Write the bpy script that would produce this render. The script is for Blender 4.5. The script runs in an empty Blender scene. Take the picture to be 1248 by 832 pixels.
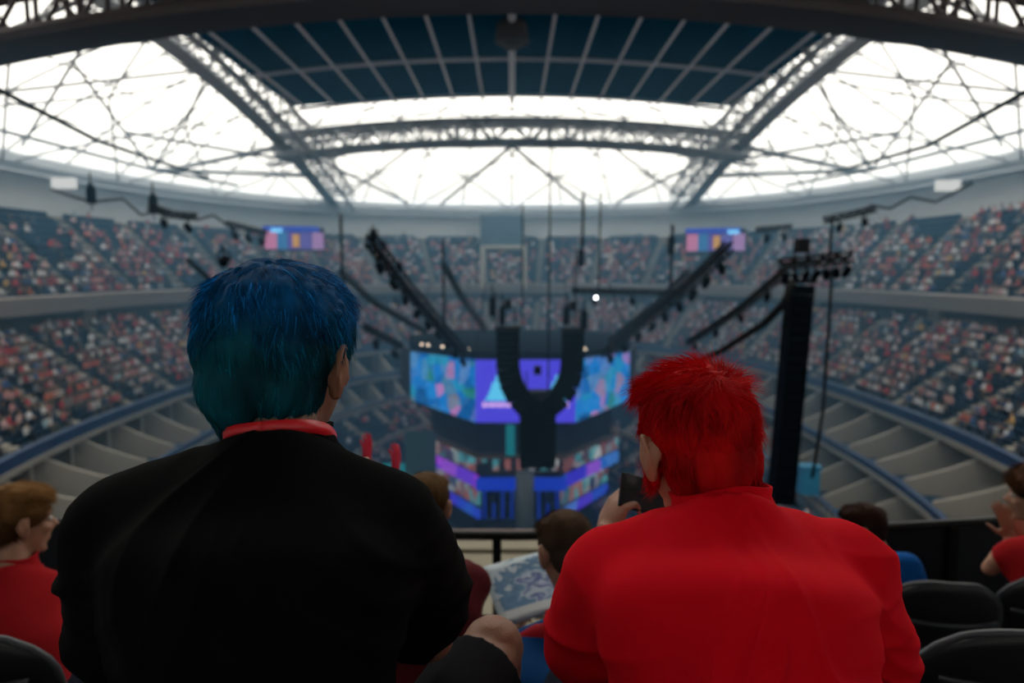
import bpy, math, random
import numpy as np
from mathutils import Vector, Matrix, Euler, noise
random.seed(7); rng = np.random.default_rng(7)
C = bpy.context.scene.collection
PI = math.pi
R = math.radians
CAMZ = 26.0; F = 830.0; PITCH = R(5.9)

def P(px, py, y):
    """world point seen at pixel (px,py) whose distance along world +Y is y"""
    u = (px-624)/F; v = (416-py)/F
    d = Vector((u, math.cos(PITCH)+v*math.sin(PITCH), -math.sin(PITCH)+v*math.cos(PITCH)))
    return Vector((0,0,CAMZ)) + d*(y/d.y)

# ---------------------------------------------------------------- materials
MAT = {}
def mat(name, col, rough=.6, metal=0, spec=.5, nscale=None, namt=.15, bump=0, bscale=40, emit=None, estr=0, attr=None, sheen=0, subsurf=0):
    if name in MAT: return MAT[name]
    m = bpy.data.materials.new(name); m.use_nodes = True
    nt = m.node_tree; b = nt.nodes['Principled BSDF']
    b.inputs['Base Color'].default_value = (*col, 1); b.inputs['Roughness'].default_value = rough
    b.inputs['Metallic'].default_value = metal; b.inputs['Specular IOR Level'].default_value = spec
    if sheen: b.inputs['Sheen Weight'].default_value = sheen
    if subsurf:
        b.inputs['Subsurface Weight'].default_value = subsurf
        b.inputs['Subsurface Radius'].default_value = (.01,.004,.002); b.inputs['Subsurface Scale'].default_value = 1
    tc = nt.nodes.new('ShaderNodeTexCoord')
    if nscale:
        n = nt.nodes.new('ShaderNodeTexNoise'); n.inputs['Scale'].default_value = nscale; n.inputs['Detail'].default_value = 4
        nt.links.new(tc.outputs['Object'], n.inputs['Vector'])
        mx = nt.nodes.new('ShaderNodeMix'); mx.data_type = 'RGBA'
        mx.inputs[6].default_value = (*[c*(1-namt) for c in col], 1); mx.inputs[7].default_value = (*[min(1,c*(1+namt)) for c in col], 1)
        nt.links.new(n.outputs['Fac'], mx.inputs[0]); nt.links.new(mx.outputs[2], b.inputs['Base Color'])
    if attr:
        a = nt.nodes.new('ShaderNodeAttribute'); a.attribute_name = attr
        nt.links.new(a.outputs['Color'], b.inputs['Base Color'])
    if bump:
        n2 = nt.nodes.new('ShaderNodeTexNoise'); n2.inputs['Scale'].default_value = bscale; n2.inputs['Detail'].default_value = 5
        nt.links.new(tc.outputs['Object'], n2.inputs['Vector'])
        bp = nt.nodes.new('ShaderNodeBump'); bp.inputs['Strength'].default_value = bump; bp.inputs['Distance'].default_value = .01
        nt.links.new(n2.outputs['Fac'], bp.inputs['Height']); nt.links.new(bp.outputs['Normal'], b.inputs['Normal'])
    if emit:
        b.inputs['Emission Color'].default_value = (*emit, 1); b.inputs['Emission Strength'].default_value = estr
    MAT[name] = m
    return m

CONC = mat('concrete', (.36,.32,.26), .85, nscale=.6, namt=.12)
WALLC = mat('painted_concrete_wall', (.74,.74,.72), .85, nscale=.3, namt=.08)
FASC = mat('fascia_concrete', (.20,.15,.14), .85, nscale=.4, namt=.12)
TREAD = mat('row_concrete', (.018,.045,.080), .8, nscale=.5, namt=.2)
AISLE = mat('aisle_concrete', (.40,.36,.30), .85, nscale=1, namt=.1)
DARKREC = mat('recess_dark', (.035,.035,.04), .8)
BLUEM = mat('blue_rail_paint', (.008,.045,.13), .45)
SEATB = mat('blue_seat_plastic', (.005,.040,.090), .6, spec=.2)
STEEL = mat('painted_roof_steel', (.30,.31,.33), .5, metal=.1)
STEELD = mat('dark_roof_steel', (.045,.035,.037), .6)
STEELW = mat('white_ring_steel', (.80,.83,.86), .5)
BLACKM = mat('black_rig_metal', (.004,.006,.008), .6, spec=.15)
RIGBODY = mat('black_plastic', (.0015,.004,.007), .7, spec=.05)
CHROME = mat('lamp_glass', (.6,.6,.6), .1, metal=.8)

# ---------------------------------------------------------------- mesh builder
class MB:
    def __init__(s): s.v=[]; s.f=[]; s.mi=[]; s.m=0
    def add(s, vs, fs):
        o=len(s.v); s.v.extend([tuple(v) for v in vs])
        for f in fs: s.f.append(tuple(i+o for i in f)); s.mi.append(s.m)
    def box(s, c, size, rot=None):
        hx,hy,hz=[q/2 for q in size]; c=Vector(c)
        vs=[Vector((x,y,z)) for x in(-hx,hx) for y in(-hy,hy) for z in(-hz,hz)]
        if rot is not None: vs=[rot@v for v in vs]
        s.add([v+c for v in vs],[(0,1,3,2),(4,6,7,5),(0,4,5,1),(2,3,7,6),(0,2,6,4),(1,5,7,3)])
    def tube(s, pts, r, n=6, cap=True, flat=None):
        pts=[Vector(p) for p in pts]; k=len(pts)
        rs = r if isinstance(r,(list,tuple)) else [r]*k
        base=[]; prev=None
        for i,p in enumerate(pts):
            t=(pts[min(i+1,k-1)]-pts[max(i-1,0)])
            t = t.normalized() if t.length>1e-9 else Vector((0,0,1))
            if prev is None:
                a = Vector((0,0,1)) if abs(t.z)<.9 else Vector((1,0,0))
                u = t.cross(a).normalized()
            else:
                u = (prev - t*prev.dot(t)); u = u.normalized() if u.length>1e-6 else t.orthogonal().normalized()
            prev=u; w=t.cross(u)
            rr=rs[i]
            for j in range(n):
                a=2*PI*j/n; base.append(p+u*(math.cos(a)*rr)+w*(math.sin(a)*rr*(flat or 1)))
        fs=[]
        for i in range(k-1):
            for j in range(n):
                a=i*n+j; b=i*n+(j+1)%n
                fs.append((a,b,b+n,a+n))
        if cap: fs.append(tuple(range(n-1,-1,-1))); fs.append(tuple(range((k-1)*n,k*n)))
        s.add(base,fs)
    def ell(s, c, r, rot=None, nu=16, nv=10):
        c=Vector(c); vs=[]; fs=[]
        for i in range(nv+1):
            ph=PI*i/nv
            for j in range(nu):
                th=2*PI*j/nu
                v=Vector((r[0]*math.sin(ph)*math.cos(th), r[1]*math.sin(ph)*math.sin(th), r[2]*math.cos(ph)))
                if rot is not None: v=rot@v
                vs.append(v+c)
        for i in range(nv):
            for j in range(nu):
                a=i*nu+j; b=i*nu+(j+1)%nu
                fs.append((a,a+nu,b+nu,b))
        s.add(vs,fs)
    def prism(s, poly, ext):
        """poly: list of points, ext: extrusion vector"""
        n=len(poly); e=Vector(ext); vs=[Vector(p) for p in poly]+[Vector(p)+e for p in poly]
        fs=[tuple(range(n-1,-1,-1)),tuple(range(n,2*n))]+[(i,(i+1)%n,(i+1)%n+n,i+n) for i in range(n)]
        s.add(vs,fs)
    def build(s, name, mats, parent=None, smooth=False):
        me=bpy.data.meshes.new(name); me.from_pydata(s.v,[],s.f)
        if not isinstance(mats,(list,tuple)): mats=[mats]
        for m in mats: me.materials.append(m)
        if len(mats)>1: me.polygons.foreach_set('material_index', s.mi)
        if smooth: me.polygons.foreach_set('use_smooth',[True]*len(me.polygons))
        me.update()
        return link(name, me, parent)
def link(name, data, parent=None):
    o=bpy.data.objects.new(name,data); C.objects.link(o)
    if parent is not None:
        o.parent=parent; o.matrix_parent_inverse = Matrix.Identity(4)
        o.location = -Vector(parent.get('org',(0,0,0)))
    return o
def tag(o,label=None,cat=None,group=None,kind=None):
    if label: o['label']=label
    if cat: o['category']=cat
    if group: o['group']=group
    if kind: o['kind']=kind
    return o
def thing(name,label,cat,loc=(0,0,0),group=None):
    """Empty at the thing's base; parts are authored in world coordinates"""
    o=bpy.data.objects.new(name,None); C.objects.link(o); o.location=loc; o['org']=list(loc); o.empty_display_size=.1
    return tag(o,label,cat,group)
def setorg(o, loc):
    """re-origin a single-mesh thing so that its location is its base"""
    loc=Vector(loc); o.data.transform(Matrix.Translation(-loc)); o.location=loc
    return o
def struct(name, mb, m, smooth=False):
    o=mb.build(name,m,smooth=smooth); o['kind']='structure'; return o
def copy_thing(root, loc=None, rotz=None, label=None, group=None):
    r=root.copy(); C.objects.link(r)
    if loc is not None: r.location=loc
    if rotz is not None: r.rotation_euler=(0,0,rotz)
    if label: r['label']=label
    if group: r['group']=group
    for ch in list(root.children):
        c=ch.copy(); C.objects.link(c); c.parent=r
        for g in list(ch.children):
            d=g.copy(); C.objects.link(d); d.parent=c
    return r

# ---------------------------------------------------------------- bowl plan
CY=59.0; NEXP=2.5
def plan(d, th, a0=31., b0=46.):
    a=a0+d; b=b0+d; c,s_=math.cos(th),math.sin(th)
    return Vector((a*math.copysign(abs(c)**(2/NEXP),c), CY+b*math.copysign(abs(s_)**(2/NEXP),s_), 0))
_th=np.linspace(-PI/2,3*PI/2,6001)
_p=np.array([plan(8,t)[:2] for t in _th]); _l=np.concatenate([[0],np.cumsum(np.linalg.norm(np.diff(_p,axis=0),axis=1))])
PER=_l[-1]
def th_at(s): return float(np.interp(s*PER, _l, _th))      # s in 0..1, starts at the near end, counterclockwise (right side first)
def ring(name, profile, m, s0=0.,s1=1., n=200, smooth=False):
    mb=MB(); k=len(profile); vs=[]
    closed = (s1-s0)>.999
    cnt = n if closed else n+1
    for i in range(cnt):
        th=th_at(s0+(s1-s0)*i/n)
        for (d,z) in profile:
            q=plan(d,th); q.z=z; vs.append(q)
    fs=[]
    for i in range(n):
        i2=(i+1)%cnt
        for j in range(k-1): fs.append((i*k+j,i2*k+j,i2*k+j+1,i*k+j+1))
    mb.add(vs,fs)
    return struct(name,mb,m,smooth)
# ================================================================ ARENA SHELL
NS0,NS1 = .03,.97     # leave the near end (where the photographer stands) to the local stand
ROWD=.85
LOW=[(.7+ROWD*i, 15.0+.60*i) for i in range(10)]        # (front offset, tread height)
UP=[(9.0+ROWD*i, 23.5+.72*i) for i in range(12)]
def stepped(rows, zr0, dend):
    pr=[(rows[0][0],zr0)]
    for i,(d,z) in enumerate(rows):
        pr.append((d,z)); pr.append((rows[i+1][0] if i+1<len(rows) else dend, z))
    return pr
ring('floor_lower_stand', stepped(LOW,14.6,9.3), TREAD, NS0,NS1)
ring('floor_upper_stand', stepped(UP,23.0,19.3), TREAD, NS0,NS1)
ring('trim_1', [(0,14.35),(0,15.15),(.2,15.25),(.3,15.15),(.3,14.8),(.75,14.8)], BLUEM, NS0,NS1)
ring('trim_2', [(.1,14.0),(-.1,14.0),(-.1,14.33),(.1,14.4)], CONC, NS0,NS1)
ring('wall_concourse', [(9.2,20.4),(11.2,20.4),(11.2,22.4),(8.5,22.4)], mat('concourse_wall_brown',(.10,.05,.045),.8), NS0,NS1)
ring('trim_3', [(8.5,22.4),(8.45,23.8),(8.75,23.95),(8.8,23.5),(9.1,23.5)], mat('concourse_fascia',(.30,.25,.22),.85), NS0,NS1)
ring('wall_upper', [(19.3,31.4),(19.3,36.6),(19.0,36.9)], WALLC, 0,1)
ring('trim_4', [(19.25,31.5),(19.1,31.5),(19.1,31.85),(19.3,31.9)], FASC, 0,1)
# ring beam and white gutter below the roof
ring('trim_5', [(19.6,36.5),(18.2,36.1),(17.6,36.6),(17.6,37.5),(18.3,37.9),(19.6,37.9)], STEELW, 0,1, smooth=False)
ring('trim_6', [(18.0,35.7),(17.75,35.7),(17.75,35.95),(18.0,35.95),(18.0,35.7)], STEELW, 0,1)
ring('wall_outer', [(20.5,0),(20.5,37.6)], WALLC, 0,1)
mb=MB()
for i in range(110):          # little brackets between gutter and tube, and bright soffit boxes
    th=th_at((i+.5)/110); p=plan(18.2,th); q=plan(19.3,th)
    mb.tube([(p.x,p.y,36.6),(p.x,p.y,35.8)],.07,4); mb.tube([(p.x,p.y,35.8),(q.x,q.y,36.2)],.07,4)
struct('trim_7',mb,STEEL)
# concourse pillars
for i in range(46):
    s_=(i+.5)/46
    if not (NS0+.05<s_<NS1-.05) or i%3: continue
    th=th_at(s_); p=plan(9.9,th); q=plan(10.5,th); mb=MB()
    dirv=(q-p).normalized(); rot=Matrix.Rotation(math.atan2(dirv.y,dirv.x),3,'Z')
    mb.box(((p.x+q.x)/2,(p.y+q.y)/2,21.45),(.6,1.6,2.4),rot)
    o=struct('column',mb,CONC)
# suite tiers: floor slab, dark back wall, blue front ledge, concrete fins
def tier(d0,z0,d1,z1,no):
    # from back (d0,z0 ceiling) to front (d1, z1 ledge top)
    ring('floor_suite_%d'%no, [(d1+.4,z1-.75),(d0+2.5,z1-.75)], SEATB, NS0,NS1)
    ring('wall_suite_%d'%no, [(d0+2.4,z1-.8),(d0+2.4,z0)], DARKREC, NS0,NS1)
    ring('ceiling_suite_%d'%no, [(d0+2.4,z0),(d0,z0)], CONC, NS0,NS1)
    ring('trim_%d'%(8+no*2), [(d1,z1-.55),(d1,z1-.05),(d1+.2,z1+.03),(d1+.35,z1-.05),(d1+.35,z1-.75)], BLUEM, NS0,NS1)
    ring('trim_%d'%(9+no*2), [(d1,z1-.85),(d1-.1,z1-.85),(d1-.1,z1-.56),(d1+.1,z1-.54)], CONC, NS0,NS1)
    mb=MB(); mw=MB(); n=int(PER/6.0)
    for i in range(n):
        s_=NS0+(NS1-NS0)*(i+.5)/n
        th=th_at(s_); A=plan(d0+2.3,th); B=plan(d0,th); D=plan(d1+.35,th)
        t=(plan(8,th_at(s_+.0005))-plan(8,th_at(s_))).normalized()*.32
        zf=z1-.75
        def pt(q,z): return Vector((q.x,q.y,z))-t*.5
        M1=B.lerp(D,.33); M2=B.lerp(D,.68)
        poly=[pt(A,zf),pt(D,zf),pt(D,z1+.15),pt(M2,z1+.62),pt(M1,z1+1.25),pt(B,z0-.02),pt(A,z0-.05)]
        mb.prism(poly,t)
        # window post beside the fin
        th2=th_at(s_+.0035); Q=plan(d0+.5,th2)
        mw.box((Q.x,Q.y,(zf+z0)/2),(.32,.32,z0-zf))
        # seat rows inside the box: a dark blue bench strip
    struct('wall_fins_%d'%no,mb,CONC); struct('column_suite_%d'%no,mw,CONC)
tier(.2,13.9,-4.2,11.9,1)
tier(-4.0,10.8,-7.6,9.0,2)
# lower bowl
LB=[(-8.6-.9*i, 8.0-.42*i) for i in range(15)]
pr=[(-7.6,8.0)]
for i,(d,z) in enumerate(LB): pr+= [(d,z),(d,z-.42)]
ring('floor_lower_bowl', pr, TREAD, 0,1, n=160)
ring('trim_20', [(-7.6,8.0),(-7.6,8.9),(-7.4,8.9),(-7.2,8.0)], CONC, 0,1)
ring('trim_21', [(-13.9,5.7),(-13.9,6.5),(-14.1,6.5),(-14.1,5.3)], CONC, 0,1)
ring('wall_court', [(-22.2,1.8),(-22.4,1.8),(-22.4,0)], BLUEM, 0,1)
mb=MB(); mb.box((0,CY,-.05),(60,100,.1)); struct('floor_court',mb,mat('court_floor',(.02,.05,.07),.4,nscale=.2,namt=.4))
# aisles (stairs) as raised tan strips in every stand, blade of steps
def aisles(name, rows, z_off, n, s_a, s_b, w, m=AISLE, skip=None):
    mb=MB()
    for i in range(n):
        s_=s_a+(s_b-s_a)*(i+.5)/n; th=th_at(s_)
        q0=plan(0,th); q1=plan(2,th); dv=(q1-q0).normalized(); rot=Matrix.Rotation(math.atan2(dv.y,dv.x),3,'Z')
        for (d,z) in rows:
            p=plan(d+.2,th); mb.box((p.x,p.y,z+.09),(.44,w,.2),rot)
            p=plan(d+.62,th); mb.box((p.x,p.y,z+.2),(.44,w,.42),rot)
    return struct(name,mb,m)
NA=34
aisles('floor_stairs_1',LOW,0,NA,NS0,NS1,.9)
aisles('floor_stairs_2',UP,0,NA,NS0,NS1,.9)
aisles('floor_stairs_3',[(d-.9,z-.42) for d,z in LB],0,30,0,1,1.1)

# ================================================================ SEATS AND SPECTATORS
def seat_sites(rows, s_a, s_b, pitch=.56, nais=NA):
    out=[]
    for ri,(d,z) in enumerate(rows):
        ths=np.linspace(0,1,1); 
        L=np.array([plan(d+.45,t)[:2] for t in _th[::6]]); ll=np.concatenate([[0],np.cumsum(np.linalg.norm(np.diff(L,axis=0),axis=1))])
        tot=ll[-1]; n=int(tot/pitch)
        for i in range(n):
            l=(i+.5)*pitch; th=float(np.interp(l,ll,_th[::6])); s_=float(np.interp(th,_th,_l))/PER
            if not(s_a<s_<s_b): continue
            fr=((s_-s_a)/(s_b-s_a)*nais)%1
            if abs(fr-.5)*(PER*(s_b-s_a)/nais) < .75: continue
            p=plan(d+.5,th); q=plan(d+1.5,th); dv=(p-q).normalized()
            if p.y<16 or abs(p.x)>.80*p.y+1: continue
            out.append((p.x,p.y,z,math.atan2(dv.y,dv.x)-PI/2,ri,s_))
    return out
sites_low=seat_sites(LOW,NS0,NS1); sites_up=seat_sites(UP,NS0,NS1)
sites_bowl=seat_sites([(d-.9,z-.42) for d,z in LB],0,1,.6,30)

# --- low-poly templates for the mass of the crowd (local: faces +Y, origin on tread)
def tmpl_seat():
    mb=MB(); mb.box((0,0,.42),(.46,.40,.05)); mb.box((0,-.2,.64),(.46,.05,.42)); mb.box((0,-.05,.2),(.08,.08,.4))
    return mb
def rings_person():
    mb=MB(); cols=[]
    def pushcol(k,c0=[0]):
        pass
    def sect(zs, col):
        n0=len(mb.v); vs=[];fs=[];k=6
        for (x,y,z,rx,ry) in zs:
            for j in range(k):
                a=2*PI*j/k; vs.append((x+rx*math.cos(a),y+ry*math.sin(a),z))
        m=len(zs)
        for i in range(m-1):
            for j in range(k): fs.append((i*k+j,i*k+(j+1)%k,(i+1)*k+(j+1)%k,(i+1)*k+j))
        fs.append(tuple(range(k-1,-1,-1))); fs.append(tuple(range((m-1)*k,m*k)))
        mb.add(vs,fs); cols.extend([col]*(len(mb.v)-n0))
    sect([(0,-.02,.45,.17,.12),(0,0,.75,.20,.12),(0,.02,.95,.22,.10),(0,.03,1.04,.10,.07)],0)      # torso
    sect([(0,.04,1.03,.055,.055),(0,.05,1.10,.085,.09),(0,.05,1.20,.09,.10)],1)                      # face
    sect([(0,.035,1.14,.092,.105),(0,.03,1.24,.085,.10),(0,.03,1.29,.04,.05)],2)                      # hair
    for sx in(-1,1):
        n0=len(mb.v); mb.tube([(sx*.2,.02,.92),(sx*.25,.10,.68),(sx*.14,.34,.62)],[.05,.045,.035],5); cols.extend([0 if True else 1]*(len(mb.v)-n0))
        n0=len(mb.v); mb.tube([(sx*.09,.0,.52),(sx*.11,.42,.54),(sx*.11,.45,.08)],[.085,.07,.05],5); cols.extend([3]*(len(mb.v)-n0))
    return mb,cols
SHIRTS=[(.62,.60,.57),(.85,.83,.79),(.34,.34,.35),(.40,.10,.10),(.46,.04,.05),(.28,.025,.03),(.50,.25,.24),(.60,.40,.38),(.02,.02,.025),(.03,.06,.14),(.04,.04,.05),(.05,.12,.28),(.55,.33,.10),(.30,.45,.5),(.50,.12,.06),(.16,.17,.19)]
SHIRTS=[tuple(min(.9,c*1.3) for c in q) for q in SHIRTS]
SW=np.array([13,8,8,11,9,9,8,8,10,6,8,4,2,2,5,6],float); SW/=SW.sum()
SKINS=[(.42,.24,.16),(.34,.19,.12),(.50,.32,.23),(.12,.06,.04)]
HAIRS=[(.02,.014,.01),(.05,.03,.015),(.18,.11,.05),(.01,.01,.01),(.45,.05,.03)]
TROU=[(.02,.03,.06),(.015,.015,.018),(.16,.13,.09),(.06,.09,.16)]
def scatter_mesh(name, tm, pos, colfn, mats):
    tv=np.array(tm.v); nv=len(tv); N=len(pos)
    allv=np.zeros((N,nv,3)); 
    for i,(x,y,z,a) in enumerate(pos):
        c,s_=math.cos(a),math.sin(a)
        allv[i,:,0]=x+tv[:,0]*c-tv[:,1]*s_; allv[i,:,1]=y+tv[:,0]*s_+tv[:,1]*c; allv[i,:,2]=z+tv[:,2]
    loops=np.array([i for f in tm.f for i in f]); starts=np.cumsum([0]+[len(f) for f in tm.f[:-1]]); tot=np.array([len(f) for f in tm.f])
    L=(loops[None,:]+(np.arange(N)*nv)[:,None]).ravel()
    S=(starts[None,:]+(np.arange(N)*len(loops))[:,None]).ravel(); T=np.tile(tot,N)
    me=bpy.data.meshes.new(name); me.vertices.add(N*nv); me.vertices.foreach_set('co',allv.ravel())
    me.loops.add(len(L)); me.loops.foreach_set('vertex_index',L.astype(np.int32))
    me.polygons.add(len(S)); me.polygons.foreach_set('loop_start',S.astype(np.int32)); me.polygons.foreach_set('loop_total',T.astype(np.int32))
    me.update(calc_edges=True); me.materials.append(mats)
    if colfn is not None:
        at=me.color_attributes.new('Col','FLOAT_COLOR','POINT')
        cc=np.ones((N,nv,4)); 
        for i in range(N): cc[i,:,:3]=colfn(i)
        at.data.foreach_set('color',cc.ravel())
    return link(name,me)
CROWDM=mat('crowd_clothes',(.5,.5,.5),.85,attr='Col')
tseat=tmpl_seat(); tp,tpc=rings_person(); tpc=np.array(tpc)

def occ(site,kind):
    x,y,z,a,ri,s_=site
    far = max(0,(y-70)/55)
    cl = noise.noise(Vector((x*.12,y*.12,z*.2)))
    if kind=='up': base=.66-.05*max(0,ri-6)*1.2-.25*(ri>=10)-.05*far
    elif kind=='low': base=.74-.05*far
    else: base=.16
    return random.random() < base+.6*cl
people=[]; seats=[]
for kind,ss in (('up',sites_up),('low',sites_low),('bowl',sites_bowl)):
    for st in ss:
        seats.append((st,kind))
        if occ(st,kind): people.append((st,kind))
def inview(x,y,z):
    u=x/y; v=((z+.6-CAMZ)/y); 
    # inside the picture and not behind the two men's backs or the front barrier
    px=624+F*u; dz=math.atan(v)+PITCH; py=416-F*math.tan(dz)
    if not(5<px<1243 and py<600): return False
    if 88<px<445 and py>500: return False
    if 243<px<440 and py>322: return False
    if 770<px<930 and py>430: return False
    return True
def nearest(lst,n):
    v=[(math.hypot(st[0],st[1]),i) for i,(st,k) in enumerate(lst) if inview(*st[:3])]
    v.sort(); return set(i for _,i in v[:n])
np_idx=nearest(people,300); ns_idx=nearest([s_ for s_ in seats],300)
# seats that are indivdual objects must be visible: choose the empty ones first
occ_keys=set((st[0],st[1]) for st,k in people)
v=[(math.hypot(st[0],st[1]),i) for i,(st,k) in enumerate(seats) if inview(*st[:3]) and (st[0],st[1]) not in occ_keys]; v.sort()
ns_idx=set(i for _,i in v[:300])

mass=[people[i] for i in range(len(people)) if i not in np_idx]
def crowdcol(i):
    sh=SHIRTS[rng.choice(len(SHIRTS),p=SW)]; sk=SKINS[rng.integers(4)] if rng.random()<.6 else SKINS[0]; ha=HAIRS[rng.choice(5,p=[.35,.28,.17,.15,.05])]; tr=TROU[rng.integers(4)]
    # caps and hats in light or red colours for some
    if rng.random()<.15: ha=SHIRTS[rng.choice([0,1,3,4])]
    pal=np.array([sh,sk,ha,tr]); return pal[tpc]
tp.v=[(v[0]*1.15,v[1]*1.1,.45+(v[2]-.45)*1.12 if v[2]>.45 else v[2]) for v in tp.v]
o=scatter_mesh('crowd',tp,[(s_[0]+random.uniform(-.05,.05),s_[1]+random.uniform(-.05,.05),s_[2]+random.uniform(-.05,.08),s_[3]+random.uniform(-.4,.4)) for s_,k in mass],crowdcol,CROWDM)
tag(o,'seated spectators filling the far stands around the arena in red, white and dark clothes','crowd',kind='stuff')
ms=[seats[i][0] for i in range(len(seats)) if i not in ns_idx]
o=scatter_mesh('stadium_seats',tseat,[s_[:4] for s_ in ms],None,SEATB)
tag(o,'rows of dark blue stadium seats filling the far stands around the arena','seats',kind='stuff')

# --- individual spectators and seats nearest the camera
def side_of(st,k):
    sd='left' if st[0]<0 else 'right'
    return sd,('upper' if k=='up' else 'lower' if k=='low' else 'courtside')
def seat_part_meshes():
    m1=MB()
    # curved back panel
    vs=[];fs=[]
    for side in(0,1):
        for i in range(5):
            for j in range(5):
                x=-.23+.46*j/4; zz=.45+.42*i/4; cr=.03*(abs(x)/.23)**2*(1)
                if i==4: zz-=.05*(abs(x)/.23)**3
                vs.append((x,-.22+cr-.03*side-.08*(zz-.45),zz))
    for i in range(4):
        for j in range(4):
            a=i*5+j; fs.append((a,a+1,a+6,a+5)); b=a+25; fs.append((b,b+5,b+6,b+1))
    for j in range(4): fs.append((j,j+25,j+26,j+1)); fs.append((20+j,21+j,46+j,45+j))
    for i in range(4): fs.append((i*5,i*5+5,i*5+30,i*5+25)); fs.append((i*5+4,i*5+29,i*5+34,i*5+9))
    m1.add(vs,fs)
    m2=MB(); m2.box((0,-.0,.43),(.44,.40,.035)); m2.box((0,.19,.415),(.44,.03,.06))
    m3=MB(); m3.box((0,-.12,.21),(.06,.10,.42)); m3.box((0,-.1,.02),(.16,.2,.04)); m3.box((.24,-.05,.6),(.04,.3,.03)); m3.box((-.24,-.05,.6),(.04,.3,.03)); m3.box((.24,-.15,.5),(.03,.04,.2)); m3.box((-.24,-.15,.5),(.03,.04,.2))
    return m1,m2,m3
first=None
for n_,i in enumerate(sorted(ns_idx)):
    st,k=seats[i]; sd,lv=side_of(st,k)
    lab={'up':'empty dark blue seat, rows above the concourse band of the %s stand'%sd,
         'low':'empty dark blue seat between the concourse band and blue parapet of the %s stand'%sd,
         'bowl':'empty dark blue seat low beside the court on the %s side'%sd}[k]
    grp='empty blue seats, %s %s stand'%(sd,lv)
    if first is None:
        a,b,c=seat_part_meshes()
        first=thing('stadium_chair',lab,'seat',(0,0,0),grp)
        a.build('backrest',SEATB,first,True); b.build('seat_pan',SEATB,first); c.build('bracket',BLACKM,first)
        o=first
    else: o=copy_thing(first,label=lab,group=grp)
    o.location=(st[0],st[1],st[2]); o.rotation_euler=(0,0,st[3])
# ================================================================ INDIVIDUAL SPECTATORS (nearest in view)
def remeshed(mb, voxel, smooth_it=4, name='tmp', fac=.5):
    me=bpy.data.meshes.new(name); me.from_pydata(mb.v,[],mb.f); me.update()
    ob=bpy.data.objects.new(name,me); C.objects.link(ob)
    r=ob.modifiers.new('r','REMESH'); r.mode='VOXEL'; r.voxel_size=voxel; r.adaptivity=0
    if smooth_it:
        s_=ob.modifiers.new('s','SMOOTH'); s_.iterations=smooth_it; s_.factor=fac
    dg=bpy.context.evaluated_depsgraph_get(); dg.update()
    ev=ob.evaluated_get(dg); out=bpy.data.meshes.new_from_object(ev)
    bpy.data.objects.remove(ob); bpy.data.meshes.remove(me)
    out.polygons.foreach_set('use_smooth',[True]*len(out.polygons))
    return out
def spectator_mesh(pose):
    mb=MB()
    mb.ell((0,0,.52),(.17,.14,.10)); 
    mb.tube([(0,0,.5),(0,-.02,.72),(0,.0,.90),(0,.02,.99)],[.15,.16,.17,.08],10)
    mb.tube([(-.17,.01,.93),(.17,.01,.93)],.065,8)
    mb.tube([(0,.02,.96),(0,.04,1.08)],.055,8); mb.ell((0,.05,1.15),(.08,.10,.12)); mb.ell((0,.03,1.19),(.092,.105,.095))
    mb.ell((0,.15,1.13),(.015,.02,.02))
    for sx in(-1,1):
        if pose==0: mb.tube([(sx*.18,.01,.93),(sx*.24,.08,.68),(sx*.14,.32,.64)],[.055,.045,.035],8); mb.ell((sx*.12,.36,.64),(.04,.05,.03))
        elif pose==1: mb.tube([(sx*.18,.01,.93),(sx*.27,.2,.82),(sx*.06,.34,.98)],[.055,.045,.035],8); mb.ell((sx*.04,.36,1.02),(.035,.03,.05))
        else: mb.tube([(sx*.18,.01,.93),(sx*.28,.06,1.1),(sx*.22,.12,1.34)],[.055,.045,.035],8); mb.ell((sx*.21,.12,1.4),(.035,.03,.05))
        mb.tube([(sx*.09,0,.53),(sx*.11,.42,.54),(sx*.11,.44,.06)],[.09,.07,.05],8); mb.ell((sx*.11,.5,.04),(.045,.11,.04))
    me=remeshed(mb,.034,2,'spectator',.4)
    for k in range(4): me.materials.append(None)
    for p in me.polygons:
        c=p.center; mi=0
        if c.z>1.01:
            mi=2 if (c.z>1.16 and (c.y<.10 or c.z>1.24)) or (c.y<.0 and c.z>1.08) else 1
            if abs(c.x)>.12: mi=1
        elif c.z<.60 and (c.y>.08 or c.z<.48): mi=3
        if abs(c.x)>.07 and c.z>.6 and ((pose==0 and c.y>.2) or (pose==1 and c.y>.22) ): mi=1
        if pose==1 and c.y>.28 and c.z>.8: mi=1
        p.material_index=mi
    return me
smesh=[spectator_mesh(k) for k in range(3)]
cname=['pale grey','white','mid grey','brick red','bright red','dark red','dusty pink','pale pink','black','navy','charcoal','blue','orange','pale turquoise','orange red','slate grey']
for i,c in enumerate(SHIRTS): mat('shirt_%d'%i,c,.85)
for i,c in enumerate(SKINS): mat('crowd_skin_%d'%i,c,.6)
for i,c in enumerate(HAIRS): mat('crowd_hair_%d'%i,c,.6)
for i,c in enumerate(TROU): mat('trousers_%d'%i,c,.8)
poses=['hands on knees','clapping','arms raised']
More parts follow.
